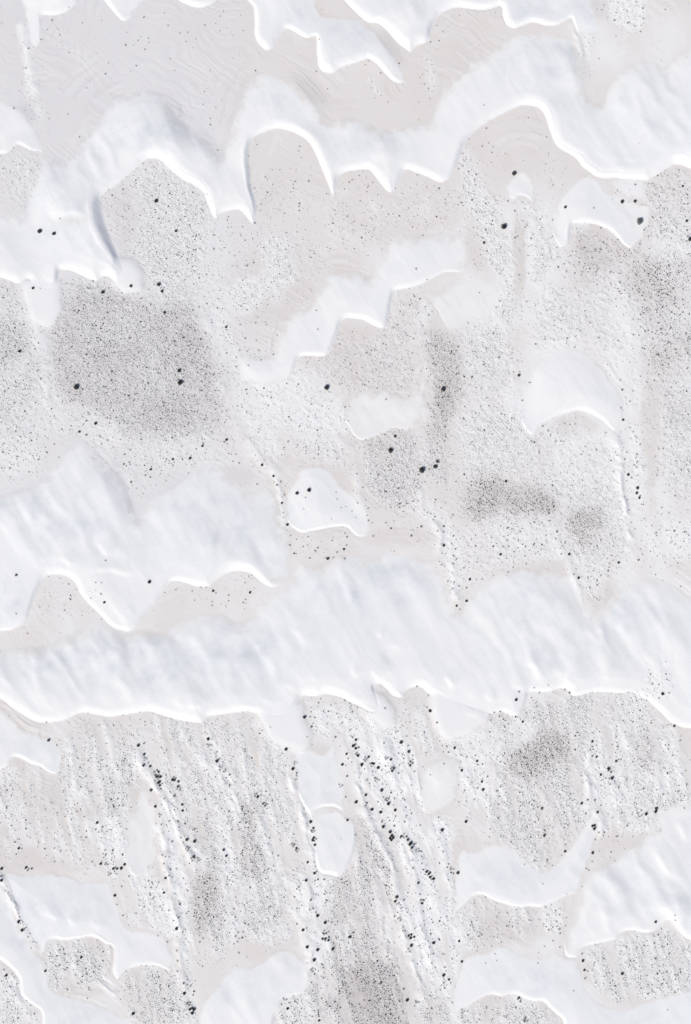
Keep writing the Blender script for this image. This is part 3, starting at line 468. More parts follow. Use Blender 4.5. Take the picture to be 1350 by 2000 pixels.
# ------------------------------------------------------------------ traced shrubs (tile origin; x, y at three times the scale; radius)
TILES = {
 (0, 0): '843,103,1.8 1200,148,1.5 985,150,1.5 305,120,2 350,205,1.5 735,265,2 850,290,1.5 617,434,1.6 152,400,1.6 810,237,1.3 635,368,1.1 1230,413,1.1 398,668,1.3 465,803,1.5 1190,612,1.3 1232,695,1.4 1232,732,1.6 1275,882,1.5 915,1178,3.5 720,1110,2 1213,1138,1.4 840,958,1.3 242,232,1.5 483,135,1.1 405,45,1 963,78,1.1 1055,195,1.3 1197,538,1.2 508,516,1.1 82,637,1.8 745,190,1 825,215,1 870,225,1.2 872,250,1.1 780,265,1 1100,190,1.3 1090,245,1.3 1290,95,1.3 1310,65,1.2 1290,180,1.2 1265,630,1.2 1300,590,1.1',
 (450, 0): '1173,248,1.8 1222,240,1.5 987,373,1.8 405,860,1.6 400,885,1.3 205,1037,1.4 458,1062,2 520,232,1.3 503,420,1.5 790,380,1.2 880,430,1.5 563,1137,1.4 835,1070,1.3 712,1055,1.3 760,1177,1.4 1258,1168,1.4 1090,1080,1.2 845,575,1.1 925,600,1.2 1337,990,1.6 155,848,1.1 105,915,1.2 140,1105,1.6 60,90,1 75,180,1.1 570,520,1.1 1180,380,1.3 1150,350,1.1 1125,440,1.1 1110,455,1.1 1160,520,1.2 1170,580,1.1 1210,150,1.2 1245,188,1.2 807,360,1.3 415,925,1.1 290,995,1.2 245,995,1.1',
 (900, 0): '312,1017,4 945,1183,3.5 1020,1180,3 1300,1092,2.3 1022,1083,2 540,1085,1.7 900,120,2 150,752,1.6 182,895,1.5 163,838,1.4 125,858,1.6 1070,110,1.5 1020,155,1.5 1197,57,1.4 825,60,1.4 810,345,1.4 910,212,1.2 502,803,1.4 497,960,1.1 395,690,1.1 135,620,1.4 275,1180,2 1273,1032,1.3 1135,1140,1.3 1042,845,.9 920,965,.9 1212,1030,1.3 1200,1000,1.2 1180,1130,1.2',
 (0, 400): '232,157,4 318,172,3.5 194,490,2.5 602,513,3.4 768,478,3 930,468,3.4 950,508,2.8 964,632,2.6 1050,973,3.6 1056,1043,5 447,1069,5 115,860,3 1030,155,2.6 1177,788,2.2 1325,717,2.3 545,447,2 628,632,1.6 670,692,1.6 460,730,1.7 420,833,1.8 520,490,1.8 388,463,1.4 740,722,1.6 1272,605,1.8 1252,260,1.9 1097,317,1.7 895,395,1.7 1030,397,1.7 930,80,1.8 990,97,1.6 1130,188,1.5 237,492,1 205,845,1.8 35,888,1.6 220,972,1.6 85,1160,2 28,1095,1.6 240,1020,1.8 1338,70,1.5 1335,133,1.4 830,548,1.6 1210,410,1.5 1145,330,1.5 1327,870,1.6 355,85,1.5 653,150,1.2 1167,600,1.6 600,577,1.6 925,985,1.8 940,988,1.6 710,905,1.7 805,950,1.7 350,910,1.6',
 (450, 400): '563,1073,4.8 1247,1081,4.5 503,620,1.6 512,730,1.6 143,108,2 60,180,1.4 97,357,2 798,868,1.8 930,950,1.8 880,928,1.4 1073,785,1.8 1065,868,1.6 252,878,1.8 57,702,1.6 148,692,1.6 53,853,1.5 98,858,1.5 152,795,1.5 105,942,1.6 178,910,1.4 86,783,2 275,765,1.3 860,1075,1.6 912,1140,1.8 808,1038,1.3 672,1185,2 397,1053,2 90,1085,1.6 1275,960,1.5 1065,968,1.6 1190,930,1.5 1127,710,1.5 686,68,1.6 725,98,1.5 768,120,1.5 1077,537,1.8 1088,377,2 1152,440,1.5 62,595,1.7 995,625,1.4 703,932,1.4 68,1185,1.6 195,252,1.4 390,160,1.4 475,1170,1.8 240,1130,1.8 25,300,1.3 175,35,1.2 830,85,1.3',
 (900, 400): '252,130,5 1046,98,6 1343,203,4 135,223,2.5 1323,95,2.6 612,15,2.5 778,20,1.8 835,220,1.8 315,37,1.8 330,185,1.8 465,85,1.8 537,90,1.5 1157,510,2 1043,512,1.8 1230,723,2.2 1215,805,1.8 340,1000,2.6 403,1043,2 387,568,1.5 207,603,1.6 109,516,1.4 945,1085,2.2 935,1027,1.7 990,1152,1.8 937,1190,1.8 1100,937,1.8 1148,880,1.8 1300,630,2 1230,400,1.5 1327,870,2 1325,960,2 930,300,1.6 745,395,1.5 620,387,1.4 635,340,1.4 1300,555,2 1120,470,1.6 1155,695,1.6 228,565,1.8 300,900,1.5 65,1010,2.2 152,1130,1.6 165,1178,1.6 360,1148,2 300,868,1.5 1215,935,1.8 1260,1045,1.6 815,258,1.4 1050,228,1.5 230,402,1.6 1025,405,1.7 1220,400,1.4 1240,160,1.8 915,270,1.4 1325,150,2 1260,870,1.6 1330,785,1.8',
 (0, 800): '560,82,3 465,131,2.4 506,148,2.2 482,42,1.5 588,160,1.9 640,80,1.7 318,203,1.7 57,345,2 275,252,1.8 170,366,1.4 345,280,1.3 1327,177,2.6 1186,214,2.3 1013,292,2.3 1113,286,2.6 1013,327,1.7 883,351,2.4 852,385,1.8 768,425,2.2 725,320,2.2 763,236,1.8 595,202,1.6 630,180,1.6 938,272,1.4 940,380,1.3 1340,258,1.6 705,177,1.4 410,118,1.4 1240,130,1.5 1095,150,1.9 840,494,1.2 620,885,1.8 97,970,2.6 876,1010,3.2 593,1082,2.1 562,1013,1.6 596,1015,1.4 612,1130,2.4 533,1105,1.5 1248,1063,2.4 1340,1088,1.8 1178,1042,1.4 1030,1057,1.4 965,1073,1.4 1140,1117,1.4 1067,287,1.5 226,293,2 62,393,1.3 18,250,2 233,1160,1.2 97,1196,1.6 1210,1040,1.2 740,330,1.6 1265,1075,1.6',
 (450, 800): '937,240,4.6 1122,356,5.6 1200,335,4 1212,305,3.2 965,156,2.5 460,473,3.8 390,490,3.2 440,516,1.6 302,548,2.3 295,423,1.9 272,443,2.2 252,390,2.4 185,325,2.6 156,437,1.7 51,314,1.9 337,188,2 405,98,1.8 374,844,2.2 348,795,2 352,738,1.6 333,675,2.6 665,818,2.4 669,874,1.9 570,874,2.8 625,836,1.8 603,868,1.7 512,810,2 497,828,2 684,747,2 837,742,2 1060,740,2.2 940,696,2.2 911,664,1.8 1118,685,2.2 1250,684,2.2 1250,796,2.6 1237,910,1.8 985,462,2.2 740,377,1.6 775,455,1.7 625,290,1.7 690,67,1.3 670,63,1.4 808,650,2 745,548,1.6 115,1072,2.4 75,1132,1.7 1300,1050,2 1325,1150,2.3 1213,712,1.7 1240,843,1.5 1073,538,1.7 1345,1170,1.6 1030,550,1.4 1080,487,1.3 1188,645,1.5 1303,617,1.8 1155,603,1.4 315,500,1.8 310,605,1.6 313,632,1.4 455,745,1.6 452,795,1.4 670,725,1.6 680,795,1.6 620,485,1.3 625,525,1.2 650,575,1.2 675,570,1.1 713,595,1.2 733,632,1.1 592,640,1.1 430,583,1.1 1305,905,1.8 1340,1035,1.6 1310,1010,1.7 800,620,1.5 805,580,1.4',
 (900, 800): '1040,882,2.2 925,897,2.5 232,849,2.5 280,802,1.8 245,802,1.6 313,833,1.6 563,716,2.2 688,987,2.3 660,967,1.8 820,972,1.9 862,945,2 798,1028,1.8 348,716,2 233,683,1.6 300,700,1.6 425,793,1.9 635,848,2.6 52,995,2.4 33,1046,2 33,1122,2.5 125,993,1.7 1145,722,2 1035,460,3 1045,518,2.4 980,382,2.6 1032,262,1.7 1030,340,1.9 1177,574,1.6 1205,710,1.6 1250,712,2 1310,717,2 1283,660,1.7 1287,1037,1.6 1118,678,1.3 512,125,1.8 480,98,2 556,187,1.8 587,185,1.8 610,83,1.7 515,608,2.2 820,763,1.8 265,420,2.5 20,380,2.2 430,190,1.6 1160,232,1.6 1185,230,1.6 1237,773,1.6 808,1117,1.5 950,60,2.4 1015,325,1.7 960,292,2 1000,400,2 1030,490,2.6 1255,505,1.8 670,85,1.4 640,88,1.5 1020,700,1.4 1075,640,1.4 985,590,1.3 1010,130,1.6 1050,205,1.7 375,860,1.6 383,905,1.5 745,985,1.6 780,1100,1.3 795,1110,1.4',
 (0, 1200): '285,738,2.6 272,632,2 333,767,1.8 885,1030,3 810,768,3 1017,965,4 940,990,4.5 915,925,5 930,950,4.5 850,850,3.5 880,890,2.4 1047,1020,4 1020,1065,2.2 910,1126,2.6 935,1180,3.5 755,985,1.7 690,1080,1.9 1067,1115,2.4 535,1040,1.9 506,948,1.7 645,965,1.7 770,940,1.7 160,112,1.4 845,755,2 1220,730,3 1230,770,3.4 1270,860,3 1290,900,3.4 1270,805,2 975,795,1.6 665,1125,1.9 720,1120,1.9 1345,940,2.2 590,1025,1.3 770,705,1.4 840,885,2.4 845,820,2.4 1070,1150,2.4 1045,980,2.4 115,1010,1.2 300,1105,1.3 40,1125,1.4 450,1155,1.6 850,630,1.5 850,650,1.4 515,578,1.3 820,573,1.2',
 (450, 1200): '433,602,3 467,602,1.8 516,518,2 590,532,1.6 622,583,1.6 615,720,2.2 680,817,2.4 735,775,5 745,820,4 790,850,4 830,880,4 865,898,3 655,880,2.6 683,948,2.2 645,1000,3.4 850,965,3.5 915,840,3.5 950,905,4 1000,750,3.2 1045,805,3 1055,875,4 1078,920,2 793,1058,2.6 880,1160,3 965,1147,2.8 830,1143,3 905,1075,3.5 885,1030,3 940,1045,2.2 925,1110,3 735,1100,3 800,1105,2.2 675,1070,2 1313,783,2.6 1145,810,1.8 1170,565,3 1160,475,1.9 1210,633,2.2 1093,422,2 325,790,3 380,870,3.5 365,905,3 383,967,1.8 140,1003,1.8 155,1060,4 200,1110,4 85,790,1.8 715,570,1.8 670,505,1.8 905,550,2 1250,877,1.8 1338,1000,1.5 1170,940,1.5 235,660,1.4 450,717,1.4 475,660,2.2 770,880,3 810,835,2.4 690,845,2 735,735,2.6 985,930,2 940,850,2.4 1010,1080,1.8 1060,1000,1.6 870,970,2 800,970,2 715,720,1.8 700,680,1.8 655,635,1.7 830,800,1.7 1040,770,2 900,755,1.8 960,1080,2 530,495,1.6 700,520,1.4 635,605,1.5 1270,775,2 1240,770,1.6 1150,545,1.8',
 (900, 1200): '742,1086,2.2 785,1088,2.2 708,1107,2.5 475,1138,2.8 1145,1137,3 1140,1155,3 1085,1170,3 800,1160,2.4 323,500,2.8 340,453,2 638,458,2.2 380,790,1.9 345,795,1.5 1180,465,3 1240,828,2 1323,995,2 1210,930,2 910,860,2.4 915,775,2 885,960,3 865,905,3 820,940,2.4 795,835,2.4 1283,740,1.6 22,1033,2 123,980,2.4 130,1028,2.8 95,860,2.4 97,1018,2 35,835,2 362,630,2.4 320,600,2.2 443,540,1.7 1070,1020,2 1185,1055,2 1250,655,2.4 770,745,2.4 1120,407,2 512,415,1.4 5,915,2.4 230,570,2 1218,765,1.8 155,950,2 1135,860,1.5 1020,915,1.6 770,775,2 770,830,2.2 880,925,2.2 1215,790,1.8 1190,900,1.6 150,1060,1.8 925,850,1.8 850,960,1.8 610,440,2 460,458,1.8 430,430,1.6 1200,350,1.8 1205,380,1.6 1110,350,1.8 1220,460,1.8 1160,490,1.8 195,575,2 170,690,2 175,620,1.8 225,600,1.8 1320,915,1.5 820,1120,1.8 875,995,2',
 (0, 1600): '158,292,4 185,290,2.2 110,171,2.3 320,249,1.7 650,63,1.8 505,107,2 475,105,1.6 625,262,3.5 675,295,4 710,288,3 730,265,2.6 610,215,3.4 640,320,3.6 590,262,2.6 660,183,2.2 672,447,2.6 960,431,2.3 937,512,1.8 990,535,2 980,720,2 475,810,2.4 333,862,1.5 265,890,2.4 38,914,2.6 99,965,1.9 605,832,1.5 1127,1120,5 1105,1080,4 1080,1020,3 1137,1010,2.2 1118,978,1.8 1075,960,2.2 1005,1115,3.4 1100,170,4 1130,230,4 1160,235,3.4 1095,120,3 1140,130,3 10,357,3 165,690,1.8 110,600,3 130,650,3 885,400,2 870,362,2 1050,490,3.4 1045,570,3.4 1035,640,3 1070,660,2 1270,690,2 925,683,1.5 512,1050,1.6 780,1140,3 1100,940,1.8 570,20,2.6 560,60,2 90,135,1.6 10,290,2.6 22,882,1.8 70,955,1.5 90,1030,1.8 350,765,1.5 290,805,1.6 685,500,1.6 712,395,1.8 755,335,1.8 970,345,2.4 990,330,1.8 960,260,2 950,210,2 945,30,2 1050,45,1.8 1170,720,2 1190,700,1.8 1187,862,1.4 1040,890,1.8 1040,830,2 1035,770,1.8 1310,180,2.4 1325,215,2.4 720,565,1.8 525,1000,1.4 455,960,1.4 890,370,1.7 850,400,1.5 930,370,1.8 580,75,1.7 540,250,1.8',
 (450, 1600): '490,118,4.5 483,65,4 470,15,3 495,150,2.4 945,110,4.5 1240,65,3 1300,290,3.4 1332,315,3 975,485,4 975,455,3 443,358,2.6 512,353,2.2 493,316,2.6 452,253,2.4 548,353,2.2 555,430,3.4 560,480,3.4 485,522,2 425,648,2.8 450,748,3 510,565,3 555,605,3 550,665,4 560,705,4 600,760,3 510,765,3 485,880,4 490,825,3 69,695,2.2 50,783,2 75,660,1.8 320,1055,3.5 335,1110,2.6 345,1075,2 1060,685,5 1040,770,3.4 1180,345,4 1160,310,4 1100,180,4 1060,150,5 1020,95,4 1100,373,2.4 1190,350,2.6 1125,480,4 1225,598,2.2 1190,725,3 1250,915,3 1280,940,2.4 1090,1070,3.4 1340,715,2.4 1015,995,2.2 1035,1060,3 895,45,3 935,75,3 1110,440,2 1170,525,2 685,5,2.4 730,93,1.5 1300,1075,1.6 365,150,4 390,180,4 230,110,1.8 280,215,2 520,1180,2.4 700,690,3 720,665,2.2 990,585,4 1060,740,3 1185,605,2 1245,790,1.7 1000,100,2.4 1040,120,2.4 960,40,2.2 1245,190,2 1120,260,2 1070,285,2 945,385,1.8 960,570,2 1130,540,1.7 1080,640,2 1220,700,1.8 515,1145,2 515,1120,1.8 535,1050,2 545,930,2 540,700,2.4 500,440,1.6 475,465,1.6 1250,960,2 1230,1000,1.6 1290,960,1.7 30,685,2.2 45,665,2 20,730,1.6 1110,740,1.6 1040,430,1.8 930,300,1.7 890,10,2 1020,15,2 650,115,.9',
 (900, 1600): '610,189,2.4 772,198,2.7 782,45,4.5 808,78,2 835,98,1.5 788,120,1.8 918,99,1.8 975,38,2.2 490,95,2.6 490,65,2 505,240,2.2 538,271,1.4 627,33,1.6 172,58,1.7 167,105,1.5 735,290,1.7 750,300,1.8 728,932,2.2 723,884,2.4 715,829,2.7 710,788,2.2 783,839,1.8 875,958,2 790,958,1.5 945,905,2.8 1252,1013,2 1257,937,1.9 1255,910,2 1285,880,2 1120,855,1.6 1220,787,2 1065,783,1.6 1205,895,1.8 540,713,1.7 515,650,2 578,645,2.2 582,668,2 612,625,1.6 560,600,1.8 490,745,1.4 452,842,1.5 210,828,1.3 145,843,1.4 212,573,1.7 67,620,1.5 343,1057,4 378,1175,4 322,1104,2 12,1125,3.4 5,835,2.4 1140,600,2.6 1155,677,1.8 1255,590,2.2 1210,1117,1.4 660,1005,1.4 270,1150,1.7 480,378,1.3 373,265,1.4 30,15,2.8 620,577,1.3 935,1050,1.3 415,1128,1.3 908,1017,1.4 450,1193,1.6 770,248,1.5 590,212,1.4 388,50,1.6 435,155,1.5 620,440,1.2 710,395,1.2 200,790,1.4 580,750,1.6 500,630,1.6 562,628,1.6 740,888,1.4 1175,975,1.5 1090,915,1.6 1250,560,1.6',
}
SHRUBS = []
for (ox, oy), s in TILES.items():
    for tok in s.split():
        x, y, r = map(float, tok.split(','))
        X, Y = ox + x / 3, oy + y / 3
        if r >= 3.4 and oy >= 1200:              # a thicket: several bushes
            n = 4 if r >= 4 else 3
            for k in range(n):
                a = 2 * math.pi * (k + rng.uniform(-.3, .3)) / n
                q = r * rng.uniform(.6, 1.15)
                SHRUBS.append((X + q * math.cos(a), Y + q * math.sin(a), r * rng.uniform(.42, .62)))
        else:
            SHRUBS.append((X, Y, r))
SHRUBS = np.array(SHRUBS)
SHRUBS = SHRUBS[np.argsort(-SHRUBS[:, 2], kind='stable')]

# scattered low scrub
sp = 2.6
cx, cy = np.meshgrid(np.arange(0, 1350, sp), np.arange(0, 2000, sp))
cx = (cx + rng.uniform(-.5, .5, cx.shape) * sp * 1.1).ravel(); cy = (cy + rng.uniform(-.5, .5, cy.shape) * sp * 1.1).ravel()


def samp(A, x, y):
    u = np.clip(np.asarray(x) / ST, 0, NX - 1.001); v = np.clip(np.asarray(y) / ST, 0, NY - 1.001)
    i = u.astype(int); j = v.astype(int); fu = u - i; fv = v - j
    return (A[j, i] * (1 - fu) + A[j, i + 1] * fu) * (1 - fv) + (A[j + 1, i] * (1 - fu) + A[j + 1, i + 1] * fu) * fv


pv = samp(VEG, cx, cy)
szc = np.clip(samp(SIZE, cx, cy), 0, 1)
ok = rng.uniform(0, 1, cx.shape) < pv * (1 - 1.5 * np.minimum(szc, .5)) * .95
cx = cx[ok]; cy = cy[ok]
cr = rng.lognormal(-.62, .40, cx.shape) * (1 + .45 * samp(CRUST, cx, cy)) * (1 + 1.6 * np.maximum(samp(SIZE, cx, cy), 0)) * .95
cr *= np.where(rng.uniform(0, 1, cr.shape) < .06, 1.6, 1.0)
cr = np.clip(cr, .34, 2.0)

# each shrub stands on its own hummock of caught sand
for xs_, ys_, rs_ in ((cx, cy, cr), (SHRUBS[:, 0], SHRUBS[:, 1], SHRUBS[:, 2])):
    hum = np.zeros((NY, NX))
    np.add.at(hum, (np.clip(((ys_ + 1) / ST).astype(int), 0, NY - 1), np.clip(((xs_ - 1) / ST).astype(int), 0, NX - 1)), .28 * rs_)
    Hh = np.minimum(hum, .55)
    H += .55 * Hh * .5 + .45 * blur(Hh, 3)
    PALE = np.clip(PALE + .5 * Hh, 0, 1)

# ------------------------------------------------------------------ the ground sheet: fine in view, widening to the horizon
def axis(n, far):
    core = np.arange(n) * ST
    step, pos, out = ST, 0.0, []
    while pos < far:
        step *= 1.13
        pos += step
        out.append(pos)
    out = np.array(out)
    return np.concatenate([-out[::-1], core, core[-1] + out])


ax_x = axis(NX, 15000); ax_y = axis(NY, 15000)
WX, WY = np.meshgrid(ax_x, ax_y)
Wd, Ht = (NX - 1) * ST, (NY - 1) * ST
fx = np.abs((WX + 2 * Wd * 50) % (2 * Wd)); fx = np.where(fx > Wd, 2 * Wd - fx, fx)
outy = np.maximum(np.maximum(-WY, WY - Ht), 0); outx = np.maximum(np.maximum(-WX, WX - Wd), 0)
wrap = np.mod(WY, Ht); clampy = np.clip(WY, 0, Ht)
bw = sstep(0, 90, outy)
fade = sstep(1200, 300, np.hypot(outx, outy))


def ext(A, far):
    v = samp(A, fx, clampy) * (1 - bw) + samp(A, fx, wrap) * bw
    return v * fade + far * (1 - fade)


Z = ext(H, 0.8)
inner = (outx == 0) & (outy == 0)
ny_, nx_ = WX.shape
co = np.stack([(WX - 675) * PX, (1000 - WY) * PX, Z], -1).astype(np.float32)
# smooth normals of the whole sheet so that the dunes join without seams
dzx = np.gradient(Z, axis=1) / np.gradient(co[0, :, 0].astype(float))[None, :]
dzy = np.gradient(Z, axis=0) / np.gradient(co[:, 0, 1].astype(float))[:, None]
nrm = np.stack([-dzx, -dzy, np.ones_like(Z)], -1)
nrm /= np.linalg.norm(nrm, axis=-1, keepdims=True)

sand_all = np.clip(np.maximum(BARE, np.maximum(RIDGE * (1 - .0 * VEG), 1.0 * blur(PALE * sstep(.0, .22, blur(VEG, 5)), 3))), 0, 1)
# sand blown thinly over the flats; some patches stay swept to the beige crust
THIN = np.clip(lower * (.36 + .6 * fbm(GX, GY, 891, 60, 4, ang=75, stretch=1.8)) + (1 - lower) * (.16 + .7 * np.exp(-((GX - 1260) / 120) ** 2 - ((GY - 100) / 90) ** 2) + .45 * sstep(850, 1000, GX) * sstep(300, 450, GY) + .25 * sstep(330, 480, GY)) * (.8 + .9 * fbm(GX, GY, 895, 70, 4, ang=78, stretch=1.6)), 0, 1)
for x, y, sx, sy in [(55, 1408, 38, 18), (240, 1415, 25, 20), (322, 1460, 14, 32), (425, 1430, 26, 30), (260, 1545, 16, 40), (622, 1470, 24, 20), (665, 1388, 22, 14), (755, 1362, 16, 16), (895, 1448, 50, 26), (1180, 1432, 18, 48), (1327, 1445, 10, 26), (90, 1680, 90, 32), (898, 1655, 12, 35), (1138, 1580, 20, 38), (1235, 1640, 36, 16), (985, 1815, 80, 32),
                    (160, 1932, 48, 16), (497, 1860, 24, 22), (1165, 1895, 28, 30), (770, 420, 120, 40), (1015, 500, 14, 120), (1180, 480, 70, 50), (1090, 1110, 100, 20), (690, 690, 80, 60), (930, 480, 20, 50), (640, 940, 40, 40), (780, 1050, 70, 22), (520, 560, 70, 90), (1170, 1160, 40, 40), (1270, 850, 22, 120), (920, 790, 14, 50), (1120, 830, 50, 20), (545, 880, 20, 40), (450, 930, 50, 25)]:
    THIN *= 1 - .95 * sstep(.15, .75, np.exp(-((GX - x) / sx) ** 2 - ((GY - y) / sy) ** 2) + .22 * fbm(GX, GY, 899, 20, 3))
sand_all = np.maximum(sand_all, THIN)
sand_all = sand_all * (1 - .6 * np.clip(blur(CRUST, 18) * 1.15, 0, 1) * (1 - BARE))
COOL = 0  # blue-grey tint patches on the bare dune sand, off the slip faces
for x, y, sx, sy, a in [(290, 250, 130, 60, .9), (560, 180, 60, 50, .7), (700, 270, 80, 40, .5), (1080, 130, 90, 70, .8), (1250, 250, 100, 70, .4), (120, 1010, 130, 80, .9), (420, 1020, 130, 90, .9), (200, 1290, 240, 55, 1.0), (430, 1280, 130, 70, 1.0),
                       (660, 1160, 110, 70, .8), (780, 1130, 60, 60, .7), (1010, 1190, 80, 60, .8), (1230, 1200, 90, 60, .9), (1080, 1290, 120, 40, .6), (700, 60, 70, 40, .8), (560, 30, 80, 40, .6), (1040, 20, 90, 30, .6), (1150, 30, 30, 40, .8), (150, 450, 100, 70, .7), (100, 350, 60, 50, .6),
                       (60, 1480, 60, 40, .7), (620, 1520, 50, 50, .6), (650, 1650, 45, 50, .4), (100, 1770, 110, 60, .6), (1000, 1710, 90, 40, .6), (1230, 1740, 90, 70, .6), (1050, 1910, 110, 60, .7), (470, 1930, 70, 60, .6), (130, 1980, 90, 40, .7), (40, 1830, 40, 70, .6), (1260, 1990, 90, 30, .6), (20, 1170, 30, 40, .9), (1330, 1770, 25, 40, .8)]:
    COOL = COOL + a * np.exp(-((GX - x) / sx) ** 2 - ((GY - y) / sy) ** 2)
COOL = np.clip(COOL * 1.15, 0, 1)
attrs = {'sand': ext(np.clip(sand_all + .10 * stripe * (1 - BARE), 0, 1), .6), 'crust': ext(np.clip(blur(CRUST, 18) * (.62 + .7 * fbm(GX, GY, 881, 14, 4, ang=70, stretch=1.6, gain=.65)), 0, 1) * (1 - BARE), 0),
         'stripe': ext(np.clip(stripe * .5 + .5, 0, 1), .5), 'slip': ext(SLIP, 0), 'warm': ext(np.clip(sstep(380, 600, GX) + sstep(1000, 1150, GY), 0, 1), .7), 'stipple': ext(np.clip((.75 * sstep(.22, .75, VEG) + .45 * CRUST) * (1 - 1.6 * np.clip(SIZE, 0, .6)), 0, 1) * (1 - BARE) * (1 - .7 * RIDGE), 0), 'cool': ext(np.clip(COOL * BARE * (1 - SLIP), 0, 1), 0)}
ids = np.full(WX.shape, -1)
ids[inner] = DID.ravel() if inner.sum() == DID.size else -1
cell_id = ids[:-1, :-1].copy()
cell_id = np.where((ids[1:, 1:] == cell_id) | (ids[1:, :-1] == cell_id), cell_id, ids[1:, 1:])


# ------------------------------------------------------------------ materials
def new_mat(name):
    m = bpy.data.materials.new(name)
    m.use_nodes = True
    nt = m.node_tree
    return m, nt, nt.nodes['Principled BSDF']


def mixc(nt, fac, a, b):
    n = nt.nodes.new('ShaderNodeMix'); n.data_type = 'RGBA'
    for sock, v in ((n.inputs[0], fac), (n.inputs[6], a), (n.inputs[7], b)):
        if isinstance(v, (int, float)):
            sock.default_value = v
        elif isinstance(v, tuple):
            sock.default_value = (*v, 1)
        else:
            nt.links.new(v, sock)
    return n.outputs[2]


def nz(nt, co_, scale, detail=3, rough=.55):
    n = nt.nodes.new('ShaderNodeTexNoise')
    n.inputs['Scale'].default_value = scale; n.inputs['Detail'].default_value = detail; n.inputs['Roughness'].default_value = rough
    nt.links.new(co_, n.inputs['Vector'])
    return n.outputs['Fac']


def mrange(nt, v, a, b, c=0.0, d=1.0):
    n = nt.nodes.new('ShaderNodeMapRange')
    n.inputs[1].default_value = a; n.inputs[2].default_value = b; n.inputs[3].default_value = c; n.inputs[4].default_value = d
    nt.links.new(v, n.inputs[0])
    return n.outputs[0]


gm, nt, bs = new_mat('gypsum_ground')
geo = nt.nodes.new('ShaderNodeNewGeometry').outputs['Position']


def at(name):
    n = nt.nodes.new('ShaderNodeAttribute'); n.attribute_name = name
    return n.outputs['Fac']


big = nz(nt, geo, .012, 4); mid = nz(nt, geo, .09, 4, .6); fine = nz(nt, geo, .9, 4, .65)
flat = mixc(nt, mrange(nt, big, .35, .65), (.638, .622, .618), (.622, .615, .622))
flat = mixc(nt, mrange(nt, mid, .3, .7, 0, .45), flat, (.66, .630, .612))
flat = mixc(nt, at('warm'), flat, mixc(nt, mrange(nt, mid, .35, .65), (.652, .612, .578), (.648, .615, .592)))
flat = mixc(nt, mrange(nt, at('stripe'), .40, .8, 0, .38), flat, (.70, .69, .685))
crustc = mixc(nt, mrange(nt, mid, .35, .65), (.49, .455, .445), (.47, .452, .44))
flat = mixc(nt, at('crust'), flat, crustc)
sandc = mixc(nt, mrange(nt, big, .35, .65), (.760, .762, .758), (.775, .772, .765))
sandc = mixc(nt, mrange(nt, mid, .4, .7, 0, .35), sandc, (.735, .742, .742))
coolc = mixc(nt, mrange(nt, nz(nt, geo, .06, 5, .62), .38, .66), (.725, .735, .742), (.60, .635, .66))  # mottle from pale to blue-grey sand
dm = nt.nodes.new('ShaderNodeMath'); dm.operation = 'MULTIPLY'
nt.links.new(at('cool'), dm.inputs[0]); nt.links.new(mrange(nt, nz(nt, geo, .055, 4, .6), .32, .62), dm.inputs[1])
sandc = mixc(nt, dm.outputs[0], sandc, coolc)
sandc = mixc(nt, at('slip'), sandc, (.77, .77, .77))
base = mixc(nt, at('sand'), flat, sandc)
for sc_v, thr, amt in ((.95, .38, .50), (1.9, .38, .38)):
    vo = nt.nodes.new('ShaderNodeTexVoronoi'); vo.inputs['Scale'].default_value = sc_v
    nt.links.new(geo, vo.inputs['Vector'])
    ml = nt.nodes.new('ShaderNodeMath'); ml.operation = 'MULTIPLY'
    nt.links.new(at('stipple'), ml.inputs[0]); nt.links.new(mrange(nt, vo.outputs['Distance'], thr - .16, thr + .06, amt, 0), ml.inputs[1])
    base = mixc(nt, ml.outputs[0], base, (.22, .21, .215))
base = mixc(nt, mrange(nt, fine, .35, .75, 0, .10), base, (.5, .48, .47))
nt.links.new(base, bs.inputs['Base Color'])
bs.inputs['Roughness'].default_value = .95
bs.inputs['Specular IOR Level'].default_value = .1
bp = nt.nodes.new('ShaderNodeBump')
bp.inputs['Strength'].default_value = .5; bp.inputs['Distance'].default_value = .12
vb = nt.nodes.new('ShaderNodeTexVoronoi'); vb.inputs['Scale'].default_value = 1.0; nt.links.new(geo, vb.inputs['Vector'])
hm = nt.nodes.new('ShaderNodeMath'); hm.operation = 'MULTIPLY_ADD'
h0 = nt.nodes.new('ShaderNodeMath'); h0.operation = 'MULTIPLY'
nt.links.new(mrange(nt, vb.outputs['Distance'], .0, .7, 3.2, 0), h0.inputs[0]); nt.links.new(at('stipple'), h0.inputs[1])
nt.links.new(nz(nt, geo, 1.4, 5, .65), hm.inputs[0]); hm.inputs[1].default_value = 1.0; nt.links.new(h0.outputs[0], hm.inputs[2])
nt.links.new(hm.outputs[0], bp.inputs['Height'])
nt.links.new(bp.outputs['Normal'], bs.inputs['Normal'])

sm, nt2, b2 = new_mat('dark_scrub_leaves')
g2 = nt2.nodes.new('ShaderNodeNewGeometry').outputs['Position']
c2 = mixc(nt2, nz(nt2, g2, .25, 2), (.035, .038, .036), (.095, .092, .085))
nt2.links.new(c2, b2.inputs['Base Color']); b2.inputs['Roughness'].default_value = .85
lm, nt3, b3 = new_mat('dry_scrub_leaves')
g3 = nt3.nodes.new('ShaderNodeNewGeometry').outputs['Position']
c3 = mixc(nt3, nz(nt3, g3, .12, 2), (.13, .125, .13), (.25, .24, .242))
nt3.links.new(c3, b3.inputs['Base Color']); b3.inputs['Roughness'].default_value = .9
wm, nt4, b4 = new_mat('grey_bark')
b4.inputs['Base Color'].default_value = (.13, .11, .095, 1); b4.inputs['Roughness'].default_value = .9


